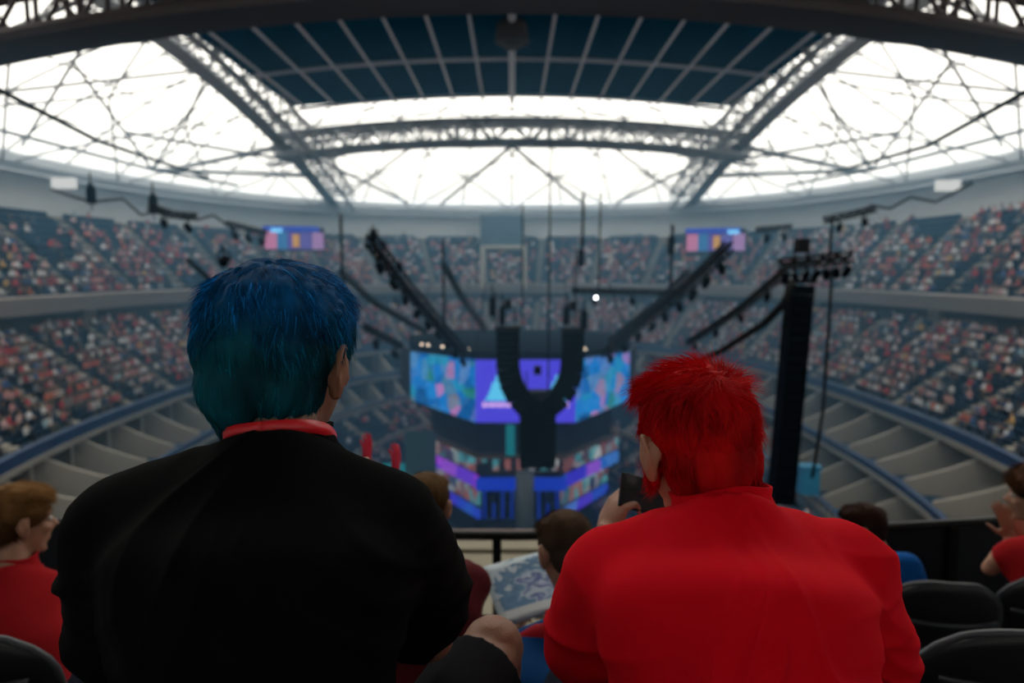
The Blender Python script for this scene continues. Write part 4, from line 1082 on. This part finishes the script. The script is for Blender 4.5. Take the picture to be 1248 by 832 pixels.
def hair(parent,M,prims,n,length,width,lift,flow,colfn,voxel=.006,seg=5,label=None,capdisp=.004,capcol=None,cut=None,droop=.15,jit=.35,bend=.05):
    s=M.to_scale()[0]; mb=MB(); L=LM(mb,M)
    for c,r in prims: L.ell(c,r)
    me=remeshed(mb,voxel*s,3,'hair')
    Mi=M.inverted(); R3=M.to_3x3().normalized()
    V=[v.co.copy() for v in me.vertices]; Nn=[v.normal.copy() for v in me.vertices]
    if capdisp:
        for v,nn in zip(me.vertices,Nn):
            l=Mi@v.co; f=flow(l).normalized(); side=f.cross((R3.transposed()@nn)).normalized() if f.length>.01 else Vector((1,0,0))
            v.co=v.co+nn*capdisp*noise.noise(Vector((l.dot(side)*90,l.z*18,l.y*18)))
    nv=len(V)
    cv=[tuple(v.co) for v in me.vertices]; cf=[tuple(p.vertices) for p in me.polygons]
    cols=[]
    for v in V:
        l=Mi@v; c=colfn(l,.25); cols.append(c)
    out_v=list(cv); out_f=list(cf); bpy.data.meshes.remove(me)
    rnd=random.Random(11)
    ok=0
    while ok<n:
        i=rnd.randrange(nv); p=V[i]; nn=Nn[i]; l=Mi@p
        if cut and not cut(l): 
            if rnd.random()<.02: ok+=1
            continue
        ok+=1
        nl=(R3.transposed()@nn)
        f=Vector(flow(l)); f=f-nl*f.dot(nl); f=f.normalized() if f.length>1e-4 else Vector((0,0,-1))
        # clumping: noise shared by neighbours
        cl=noise.noise_vector(l*28); f=(f+cl*jit*1.3+Vector((rnd.uniform(-1,1),rnd.uniform(-1,1),rnd.uniform(-1,1)))*jit*.45)
        lf=lift(l) if callable(lift) else lift; ln=(length(l) if callable(length) else length)*rnd.uniform(.6,1.15)
        d=(f*(1-lf)+nl*lf).normalized(); q=l-nl*.003; pts=[q.copy()]
        q=q+Vector((rnd.uniform(-1,1),rnd.uniform(-1,1),rnd.uniform(-1,1)))*.003
        for k in range(seg):
            q=q+d*ln/seg; pts.append(q.copy()); d=(d+Vector((0,0,-droop))+ (f-nl*.05)*.16-nl*bend+cl*.08).normalized()
        c=colfn(l,rnd.random()); w=width*rnd.uniform(.7,1.3); b=len(out_v); side=d.cross(nl); side=side.normalized() if side.length>1e-3 else Vector((1,0,0))
        for k,pp in enumerate(pts):
            ww=w*(1-.92*(k/seg)**1.5); 
            for a in range(3):
                an=2*PI*a/3; out_v.append(tuple(M@(pp+side*math.cos(an)*ww+nl*math.sin(an)*ww))); cols.append(c)
        for k in range(seg):
            for a in range(3):
                A=b+k*3+a; B=b+k*3+(a+1)%3; out_f.append((A,B,B+3,A+3))
    me=bpy.data.meshes.new('hair'); me.from_pydata(out_v,[],out_f); me.materials.append(HM); me.polygons.foreach_set('use_smooth',[True]*len(me.polygons))
    at=me.color_attributes.new('Col','FLOAT_COLOR','POINT'); arr=np.ones((len(out_v),4)); arr[:,:3]=np.array(cols); at.data.foreach_set('color',arr.ravel())
    o=link('hair',me,parent)
    if label: o['label']=label
    return o
def mixc(a,b,t): t=max(0,min(1,t)); return tuple(x+(y-x)*t for x,y in zip(a,b))

def folds_r(p,c):
    # soft folds: some radiate from the neck, others run diagonally under the shoulders
    q=p-c; r=math.hypot(q.x,q.z); nv_=noise.noise_vector(p*5)*.035; d=0
    def rid(x,y,z=0): 
        k=1-abs(noise.noise(Vector((x,y,z)))*2.6); return max(0,k)**2
    a=math.atan2(q.z-.05,abs(q.x)+.02)+ (3 if q.x>0 else 0)
    m1=max(0,1-abs(r-.15)/.16); d+=.013*m1*rid((a+nv_.x*6)*2.6,r*3.0)
    sg=1 if q.x>0 else -1
    u=(q.x*sg+nv_.x)*.62+(q.z+nv_.z)*.78; m2=min(1,max(0,r-.10)*7)
    d+=.014*m2*rid(u*17,q.x*3,sg*5)*(.35+.65*max(0,noise.noise(p*6)+.5))
    d+=.010*m2*rid((q.z+nv_.x*1.4)*15+q.x*4,q.x*2,9)*max(0,noise.noise(p*4+Vector((3,3,3)))+.3)
    return d
# ---------------- man with blue hair, black tee
Hb=Mh(P(343,443,.90),-13,6,1,1.04)
Jb=dict(s=1.04,floor=24.75,pelvis=(-.30,.72,25.22),mid=P(322,700,.74),c7=P(333,536,.815),head=Hb,
  shL=P(166,645,.79),shR=P(464,647,.80),elL=P(158,835,.98),elR=P(524,775,1.02),wrL=P(200,740,1.22),wrR=P(455,650,1.18),
  knL=(-.52,1.18,25.22),knR=P(600,790,1.17),anL=(-.50,1.20,24.84),anR=(-.06,1.20,24.84))
hR=frame(Jb['wrR']+Vector((-.005,.01,.02)),(-.1,.3,1),(.6,-.8,.1)); hL=frame(Vector(Jb['wrL'])+Vector((0,.02,0)),(.9,.4,.1),(0,-.5,1))
lan=mat('red_lanyard',(.75,.015,.025),.35,spec=.6)
def ringpts(c,u,v,ru,rv,a0,a1,n=28,dz=None):
    c=Vector(c); return [c+Vector(u)*ru*math.cos(R(a0+(a1-a0)*i/n))+Vector(v)*rv*math.sin(R(a0+(a1-a0)*i/n)) for i in range(n+1)]
c7=Vector(Jb['c7'])
cb=c7+Vector((.005,.040,.004))
bm_=person('person','man with short dyed blue hair and black tee shirt',Jb,SKIND,BLK,SHORT,sleeve=.68,
  hands=[(hR,dict(curl=(60,65,70,75),side=-1)),(hL,dict(curl=(40,45,50,55),side=1))],voxel=.0055,wr=.005,sleeve_r=.068,folds=folds_r,
  collar=(BLK,.064,.012,.002))
# lanyard: flat ribbon over the neck
hl_=Hb@Vector((0,-.018,-.04)); ax=((hl_-c7).normalized()*.45+Vector((0,0,1))).normalized(); x=Vector((1,0,0)); y=ax.cross(x).normalized(); x=y.cross(ax).normalized(); o0=c7+Vector((0,.026,-.004))
N=60; vs=[];fs=[]
for i in range(N+1):
    a=R(-90+360*i/N); rad=.067+.006*max(0,math.sin(a)); cen=o0+x*rad*math.cos(a)+y*rad*math.sin(a)*-1; drop=.035*max(0,math.sin(a)); up_=.008*math.cos(a)*0
    frontness=(1+math.sin(a))/2
    cen=o0+x*rad*math.cos(a)+(-y if y.y<0 else y)*rad*math.sin(a)*1.0
    for hh in (.001,.017): vs.append(cen+ax*(hh-.045*frontness**2))
for i in range(N): fs.append((2*i,2*i+2,2*i+3,2*i+1))
m_=MB(); m_.add(vs,fs); o=m_.build('lanyard',lan,bm_,True); so=o.modifiers.new('s','SOLIDIFY'); so.thickness=.003; o['label']='shiny red lanyard ribbon round the neck'
def flow_b(l):
    crown=Vector((.005,-.055,.105)); d=l-crown; d.z*=1.2
    f=d.normalized()+Vector((0,0,-.35))
    if l.z>.06: f=Vector((.12+ .15*math.sin(l.y*40),.8 if l.y>-.04 else -.2,.05-abs(l.x)*14))+d.normalized()*.4      # top swept forward
    return f
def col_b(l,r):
    top=(.002,.105,.30); teal=(.003,.14,.20); dark=(.001,.018,.028)  # dark: teal dye with some of the shade low on the head painted in
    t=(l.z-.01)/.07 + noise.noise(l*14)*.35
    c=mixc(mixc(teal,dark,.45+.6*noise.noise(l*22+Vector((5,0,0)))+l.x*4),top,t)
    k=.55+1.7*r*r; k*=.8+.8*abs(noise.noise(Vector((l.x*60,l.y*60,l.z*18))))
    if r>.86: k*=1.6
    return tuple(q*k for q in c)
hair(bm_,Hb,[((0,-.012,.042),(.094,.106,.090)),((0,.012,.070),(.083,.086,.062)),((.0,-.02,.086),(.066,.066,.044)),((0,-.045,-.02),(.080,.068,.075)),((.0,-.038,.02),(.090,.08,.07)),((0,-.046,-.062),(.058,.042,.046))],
  24000,lambda l:.034 if l.z>.05 else (.026 if l.z>-.03 else .017),.00040,lambda l:.10 if l.z<.05 else .15,flow_b,col_b,label='thick short hair dyed blue on top, teal darkened by painted shade below',capdisp=.006,
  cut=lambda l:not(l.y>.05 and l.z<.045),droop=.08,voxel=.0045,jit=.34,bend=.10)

# ---------------- man with red hair, red tee
Hr=Mh(P(850,545,1.03),13,11,-3,1.03)
Jr=dict(s=1.02,floor=24.75,pelvis=(.31,.78,25.22),mid=P(898,740,.86),c7=P(886,617,.955),head=Hr,
  shL=P(752,702,.94),shR=P(1020,698,.94),elL=P(716,822,1.07),elR=P(1050,840,1.05),wrL=P(737,668,1.30),wrR=P(930,680,1.32),
  knL=(.13,1.25,25.18),knR=(.56,1.25,25.18),anL=(.14,1.24,24.84),anR=(.55,1.24,24.84))
phone_c=P(796,606,1.36)
hLr=frame(P(739,650,1.33),(.45,.25,1),(-.8,-.5,.3))
hRr=frame(P(905,660,1.36),(-.9,.3,.3),(.2,-.5,1))
cr=Vector(Jr['c7'])+Vector((-.004,.040,.012))
rm_=person('person','man with spiky dyed red hair and plain red tee shirt, holding a phone',Jr,SKIN,REDT,JEAN,sleeve=.78,
  hands=[(hLr,dict(curl=(52,58,64,70),side=-1,thumb=20,s=.80)),(hRr,dict(curl=(45,50,50,55),side=-1))],voxel=.005,wr=.006,sleeve_r=.072,pantname='trousers',folds=folds_r,
  collar=(REDT,.070,.020,.005))
def flow_r(l):
    crown=Vector((.012,-.06,.085)); d=l-crown
    f=Vector((d.x,d.y,d.z*1.1)).normalized()+Vector((0,.0,-.25 if l.z<.06 else .1))
    sw=Vector((-d.y,d.x,0)).normalized()*.35
    return f+sw
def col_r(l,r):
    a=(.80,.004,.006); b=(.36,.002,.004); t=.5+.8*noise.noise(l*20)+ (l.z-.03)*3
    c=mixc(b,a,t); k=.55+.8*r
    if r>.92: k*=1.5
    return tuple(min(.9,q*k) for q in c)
def len_r(l): return .044 if l.z>.07 else (.034 if l.z>.02 else .028)
def lift_r(l): return .45 if l.z>.085 else (.12 if l.z>.03 else .06)
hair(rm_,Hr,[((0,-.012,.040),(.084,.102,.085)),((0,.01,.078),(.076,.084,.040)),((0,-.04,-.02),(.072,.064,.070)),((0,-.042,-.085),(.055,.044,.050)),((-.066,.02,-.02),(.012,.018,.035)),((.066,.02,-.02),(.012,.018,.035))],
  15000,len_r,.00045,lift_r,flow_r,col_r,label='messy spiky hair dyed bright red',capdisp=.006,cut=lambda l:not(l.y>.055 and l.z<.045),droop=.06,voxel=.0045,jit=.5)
# phone
t=thing('smartphone','black smartphone held sideways in the hand of the red-haired man','phone',tuple(phone_c))
rot=(Matrix.Rotation(R(12),3,'Y')@Matrix.Rotation(R(-32),3,'X')@Matrix.Rotation(R(10),3,'Z'))
m_=MB(); m_.box(phone_c,(.150,.010,.072),rot); o=pc=m_.build('case',mat('phone_case',(.010,.008,.014),.35,spec=.25),t); b=o.modifiers.new('b','BEVEL'); b.width=.004; b.segments=3
m_=MB(); m_.box(phone_c+rot@Vector((0,.0056,0)),(.138,.001,.064),rot); m_.build('screen',mat('phone_screen',(.02,.02,.03),.1,emit=(.35,.3,.6),estr=.8),t)
m_=MB(); m_.box(phone_c+rot@Vector((-.055,-.0056,.022)),(.022,.002,.018),rot); m_.build('camera_bump',mat('phone_lens',(.03,.03,.035),.15),pc)

# ---------------- boy in the middle, blue shirt with red shoulders, reading
Hc=Mh(P(690,672,1.95),22,26,0,1.0)
Jc=dict(s=.80,floor=24.25,pelvis=(.10,1.72,24.72),mid=P(672,830,1.80),c7=P(690,755,1.88),head=Hc,
  shL=P(622,795,1.92),shR=P(752,790,1.92),elL=P(598,850,2.1),elR=P(760,850,2.1),wrL=P(622,770,2.26),wrR=P(680,765,2.28),
  knL=(.0,2.15,24.72),knR=(.2,2.15,24.72),anL=(.0,2.18,24.32),anR=(.2,2.18,24.32))
cm=person('person','boy in a blue shirt with red shoulders, head bent over a magazine',Jc,SKIN,cloth('blue_jersey',(.006,.075,.26),.6),JEAN,sleeve=.6,
  hands=[(frame(P(622,768,2.27),(.5,.6,.3),(0,-.4,1)),dict(s=.8,curl=(30,35,40,45),side=-1)),(frame(P(678,763,2.29),(-.3,.7,.3),(0,-.4,1)),dict(s=.8,curl=(30,35,40,45),side=1))],voxel=.008,wr=.004,pantname='trousers',shirtname='jersey')
# red yoke over the shoulders
m_=MB(); c=Vector(Jc['c7'])
for a,sg in(('shL',-1),('shR',1)):
    q=Vector(Jc[a]); m_.tube([c+Vector((0,-.045,-.008)),c.lerp(q,.5)+Vector((0,-.03,.026)),q+Vector((sg*.0,-.03,.03))],[.03,.028,.026],12,flat=1)
m_.tube([c+Vector((-.055,.0,.010)),c+Vector((0,-.04,.012)),c+Vector((.055,.0,.018)),c+Vector((0,.06,.0)),c+Vector((-.055,.0,.018))],[.014]*5,10)
me=remeshed(m_,.006,4,'y'); me.materials.append(cloth('red_yoke',(.55,.02,.03),.6)); o=link('shoulder_yoke',me,cm); o['label']='red band across the shoulders and collar'
def flow_c(l):
    d=l-Vector((.0,-.05,.10)); return d.normalized()+Vector((0,.1,-.3))
def col_br(base,dark):
    def f(l,r):
        c=mixc(dark,base,(l.z-.0)/.08+.3*noise.noise(l*30)); k=.6+.7*r; return tuple(q*k for q in c)
    return f
stdcap=[((0,-.012,.038),(.081,.101,.085)),((0,.012,.08),(.072,.080,.036)),((0,-.04,-.015),(.068,.060,.060))]
hair(cm,Hc,stdcap,5000,lambda l:.035 if l.z>.07 else .010,.00055,.2,flow_c,col_br((.10,.055,.03),(.075,.055,.042)),label='short brown hair, clipped at the back and longer on top',capdisp=.002,cut=lambda l:not(l.y>.05 and l.z<.045),voxel=.006)
# magazine
def mg(nt,co):
    return None
MG=bpy.data.materials.new('magazine_print'); MG.use_nodes=True; nt=MG.node_tree; b=nt.nodes['Principled BSDF']; b.inputs['Roughness'].default_value=.35
tc=nt.nodes.new('ShaderNodeTexCoord'); sep=nt.nodes.new('ShaderNodeSeparateXYZ'); nt.links.new(tc.outputs['UV'],sep.inputs[0])
ns=nt.nodes.new('ShaderNodeTexNoise'); ns.inputs['Scale'].default_value=6; ns.inputs['Detail'].default_value=5; ns.inputs['Distortion'].default_value=.8; nt.links.new(tc.outputs['UV'],ns.inputs['Vector'])
ad=nt.nodes.new('ShaderNodeMath'); ad.operation='ADD'; 
dst=nt.nodes.new('ShaderNodeVectorMath'); dst.operation='DISTANCE'; dst.inputs[1].default_value=(.55,.45,0); nt.links.new(tc.outputs['UV'],dst.inputs[0])
nt.links.new(ns.outputs['Fac'],ad.inputs[0]); nt.links.new(dst.outputs['Value'],ad.inputs[1])
c=ramp(nt,ad.outputs[0],[(.45,(.55,.62,.78)),(.60,(.06,.10,.35)),(.68,(.62,.70,.80)),(.78,(.16,.30,.48)),(.95,(.10,.22,.38)),(1.0,(.55,.65,.72))])
low=nt.nodes.new('ShaderNodeMath'); low.operation='LESS_THAN'; low.inputs[1].default_value=.2; nt.links.new(sep.outputs[1],low.inputs[0])
mx=nt.nodes.new('ShaderNodeMix'); mx.data_type='RGBA'; nt.links.new(low.outputs[0],mx.inputs[0]); nt.links.new(c,mx.inputs[6]); mx.inputs[7].default_value=(.70,.72,.72,1); nt.links.new(mx.outputs[2],b.inputs['Base Color'])
t=thing('magazine','open blue and white illustrated magazine held by the boy in the blue shirt','magazine',tuple(P(630,750,2.2)))
Q=[P(586,692,2.44),P(704,662,2.50),P(712,735,2.26),P(612,764,2.22)]
def page(a,b_,c_,d_,name,m,off):
    nn=(b_-a).cross(d_-a).normalized(); 
    if nn.y>0: nn=-nn
    vs=[];n=10
    for i in range(n+1):
        for j in range(n+1):
            u=i/n;v=j/n; p=a.lerp(b_,u).lerp(d_.lerp(c_,u),v)+nn*(off+.006*math.sin(u*PI)); vs.append(p)
    fs=[(i*(n+1)+j,(i+1)*(n+1)+j,(i+1)*(n+1)+j+1,i*(n+1)+j+1) for i in range(n) for j in range(n)]
    m_=MB(); m_.add(vs,fs); o=m_.build(name,m,t,True)
    uv=o.data.uv_layers.new(name='UVMap')
    for lp in o.data.loops: k=lp.vertex_index; uv.data[lp.index].uv=((k//(n+1))/n,1-(k%(n+1))/n)
    s_=o.modifiers.new('s','SOLIDIFY'); s_.thickness=.0025; return o
page(Q[0],Q[1],Q[2],Q[3],'page',MG,0)
page(Q[0],Q[1],Q[2],Q[3],'cover',mat('magazine_cover',(.6,.6,.6),.4),-.006)

# ---------------- maroon person with raised red gloves, left of the boy
Hm=Mh(P(519,618,2.12),-5,12,0,.93)
Jm=dict(s=.86,floor=24.25,pelvis=(-.22,1.86,24.75),mid=P(520,760,1.95),c7=P(519,690,2.05),head=Hm,
  shL=P(456,716,2.05),shR=P(578,712,2.05),elL=P(440,660,2.28),elR=P(560,700,2.3),wrL=P(444,572,2.34),wrR=P(480,586,2.34),
  knL=(-.36,2.24,24.72),knR=(-.14,2.24,24.72),anL=(-.36,2.26,24.32),anR=(-.14,2.26,24.32))
gl=[(frame(P(446,566,2.34),(.12,.0,1),(.9,-.4,.1)),dict(s=.62,curl=(10,13,15,18),side=1,thumb=10)),(frame(P(481,578,2.34),(.12,.1,1),(.9,-.4,.1)),dict(s=.62,curl=(14,16,18,20),side=1,thumb=10))]
mm=person('person','brown-haired person in a dark maroon top raising two red-gloved hands',Jm,SKIN,cloth('maroon_top',(.10,.010,.014),.8),JEAN,sleeve=.95,hands=None,voxel=.008,wr=.004,pantname='trousers',shirtname='sweatshirt')
for (M_,kw) in gl:
    m_=MB(); hand(m_,M_@Matrix.Scale(1.0,4),**kw); me=remeshed(m_,.0028,2,'g'); me.materials.append(mat('red_glove',(.72,.012,.06),.6)); o=link('glove',me,mm); o['label']='red glove'
    m_=MB(); o0=M_.translation; yd=(M_.to_3x3()@Vector((0,1,0))); m_.tube([o0-yd*.055,o0+yd*.0],[.024,.017],12); m_.build('cuff',mat('black_cuff',(.01,.01,.012),.8),mm,True)
hair(mm,Hm,stdcap,3500,.035,.0006,.2,flow_c,col_br((.16,.085,.03),(.06,.03,.015)),capdisp=.003,cut=lambda l:not(l.y>.05 and l.z<.045),voxel=.006)

# ---------------- boy at far left, red polo
Hl=Mh(P(22,636,2.08),-38,8,0,.95)
Jl=dict(s=.90,floor=24.25,pelvis=(-1.44,1.86,24.75),mid=P(16,800,1.90),c7=P(12,690,2.02),head=Hl,
  shL=P(-55,722,2.02),shR=P(64,722,2.02),elL=P(-75,815,2.1),elR=P(84,815,2.12),wrL=P(-20,830,2.3),wrR=P(50,830,2.3),
  knL=(-1.56,2.28,24.74),knR=(-1.34,2.28,24.74),anL=(-1.56,2.3,24.32),anR=(-1.34,2.3,24.32))
c=Vector(Jl['c7'])+Vector((0,.03,.012)); RP=cloth('red_polo',(.42,.012,.016),.8)
ml=person('person','boy with wavy light brown hair in a red polo shirt at the left edge',Jl,SKIN,RP,JEAN,sleeve=.6,voxel=.008,wr=.004,pantname='trousers',shirtname='polo_shirt',
  hands=[(frame(Jl['wrR'],(-.6,.6,-.2),(0,-.3,1)),dict(s=.85)),(frame(Jl['wrL'],(.6,.6,-.2),(0,-.3,1)),dict(s=.85,side=-1))],
  collar=(RP,.056,.022,.004))
hair(ml,Hl,stdcap+[((0,.0,.09),(.078,.085,.038))],5000,lambda l:.045,.0006,.25,lambda l:Vector((.3,.8,.1))+(l-Vector((0,-.07,.08))).normalized()*.8+Vector((0,0,-.3)),col_br((.34,.17,.06),(.13,.06,.025)),label='wavy light brown hair',capdisp=.004,cut=lambda l:not(l.y>.05 and l.z<.05),voxel=.006)
# ---------------- boy at right, blue shirt
Hq=Mh(P(1052,644,2.92),62,12,0,.93)
Jq=dict(s=.84,floor=23.8,pelvis=(1.62,2.82,24.30),mid=P(1100,745,2.90),c7=P(1078,676,2.95),head=Hq,
  shL=P(1058,704,3.02),shR=P(1108,688,2.92),elL=P(1040,735,3.12),elR=P(1122,735,2.98),wrL=P(1050,740,3.2),wrR=P(1085,745,3.14),
  knL=(1.38,3.12,24.28),knR=(1.62,3.16,24.28),anL=(1.4,3.2,23.88),anR=(1.6,3.2,23.88))
mq=person('person','dark-haired boy in a bright blue shirt, face turned aside, by the barrier',Jq,SKIN,cloth('blue_tee',(.008,.11,.40),.8),JEAN,sleeve=.6,voxel=.008,wr=.003,pantname='trousers',
  hands=[(frame(Jq['wrR'],(-.8,.4,-.2),(0,-.3,1)),dict(s=.8)),(frame(Jq['wrL'],(.6,.3,-.2),(0,-.3,1)),dict(s=.8,side=-1))])
hair(mq,Hq,stdcap,4000,lambda l:.035 if l.z>.07 else .01,.0006,.22,flow_c,col_br((.05,.02,.014),(.035,.018,.013)),label='dark brown hair, clipped at the sides',capdisp=.002,cut=lambda l:not(l.y>.05 and l.z<.045),voxel=.006)
# ---------------- clapping person at far right, red tee
Hz=Mh(P(1262,604,2.9),55,8,0,.98)
Jz=dict(s=.92,floor=23.8,pelvis=(2.36,2.86,24.30),mid=P(1285,735,2.90),c7=P(1280,652,2.92),head=Hz,
  shL=P(1236,672,2.98),shR=P(1330,668,2.90),elL=P(1206,692,3.06),elR=P(1290,720,3.08),wrL=P(1238,652,3.16),wrR=P(1252,652,3.16),
  knL=(2.12,3.2,24.28),knR=(2.34,3.22,24.28),anL=(2.14,3.26,23.88),anR=(2.34,3.26,23.88))
mz=person('person','person with curly brown hair in a red tee shirt, clapping at the picture edge',Jz,SKIN,RP,JEAN,sleeve=.55,voxel=.008,wr=.003,pantname='trousers',
  hands=[(frame(P(1233,650,3.16),(-.45,.0,1),(.1,-1,.1)),dict(s=1.0,curl=(8,8,10,12),side=-1)),(frame(P(1244,651,3.12),(-.2,.0,1),(.1,-1,.1)),dict(s=1.0,curl=(8,8,10,12),side=1))])
hair(mz,Hz,stdcap+[((0,-.01,.05),(.095,.11,.09))],5000,.045,.0007,.5,lambda l:l.normalized()+Vector((0,0,-.2)),col_br((.14,.06,.03),(.05,.02,.012)),label='bushy curly brown hair',capdisp=.010,cut=lambda l:not(l.y>.06 and l.z<.05),voxel=.006,jit=1.2)
# ================================================================ LIGHT, HAZE, CAMERA
w=bpy.data.worlds.new('sky'); bpy.context.scene.world=w; w.use_nodes=True
bg=w.node_tree.nodes['Background']; bg.inputs[0].default_value=(1.0,.985,.95,1); bg.inputs[1].default_value=2.8
# stage wash: lamps of the rig
def spot(loc,aim,e,col,size=1.2,rad=.4,nm='stage_wash'):
    l=bpy.data.lights.new(nm,'SPOT'); l.energy=e; l.color=col; l.spot_size=size; l.shadow_soft_size=rad; l.spot_blend=.6
    o=bpy.data.objects.new(nm,l); C.objects.link(o); o.location=loc; d=Vector(aim)-Vector(loc); o.rotation_euler=d.to_track_quat('-Z','Y').to_euler()
HAZE=True
if HAZE:
    m=bpy.data.materials.new('haze'); m.use_nodes=True; nt=m.node_tree; nt.nodes.clear()
    o=nt.nodes.new('ShaderNodeOutputMaterial'); v=nt.nodes.new('ShaderNodeVolumePrincipled')
    v.inputs['Color'].default_value=(.30,.66,1.0,1); v.inputs['Density'].default_value=.0090; v.inputs['Anisotropy'].default_value=.1
    nt.links.new(v.outputs[0],o.inputs['Volume'])
    mb=MB(); n=40; bot=[];top=[]
    for i in range(n):
        p=plan(17,th_at(i/n)); y=max(p.y,34); bot.append((p.x*.98,y,1)); top.append((p.x*.98,y,38))
    vs=bot+top; fs=[tuple(range(n-1,-1,-1)),tuple(range(n,2*n))]+[(i,(i+1)%n,(i+1)%n+n,i+n) for i in range(n)]
    mb.add(vs,fs); o=mb.build('haze',m); tag(o,'thin bluish haze filling the arena over the stage','haze',kind='stuff')
cam=bpy.data.cameras.new('camera'); co=bpy.data.objects.new('camera',cam); C.objects.link(co)
co.location=(0,0,CAMZ); co.rotation_euler=(PI/2-PITCH,0,0)
cam.sensor_width=36; cam.lens=36*F/1248; cam.clip_end=600; cam.clip_start=.05
cam.dof.use_dof=True; cam.dof.focus_distance=.93; cam.dof.aperture_fstop=3.1
sc=bpy.context.scene; sc.camera=co
sc.view_settings.view_transform='Standard'; sc.view_settings.look='None'; sc.view_settings.gamma=1; sc.view_settings.exposure=0; sc.view_settings.use_curve_mapping=False
sc.cycles.use_denoising=True; sc.cycles.max_bounces=5; sc.cycles.diffuse_bounces=3; sc.cycles.volume_bounces=0; sc.cycles.transparent_max_bounces=12
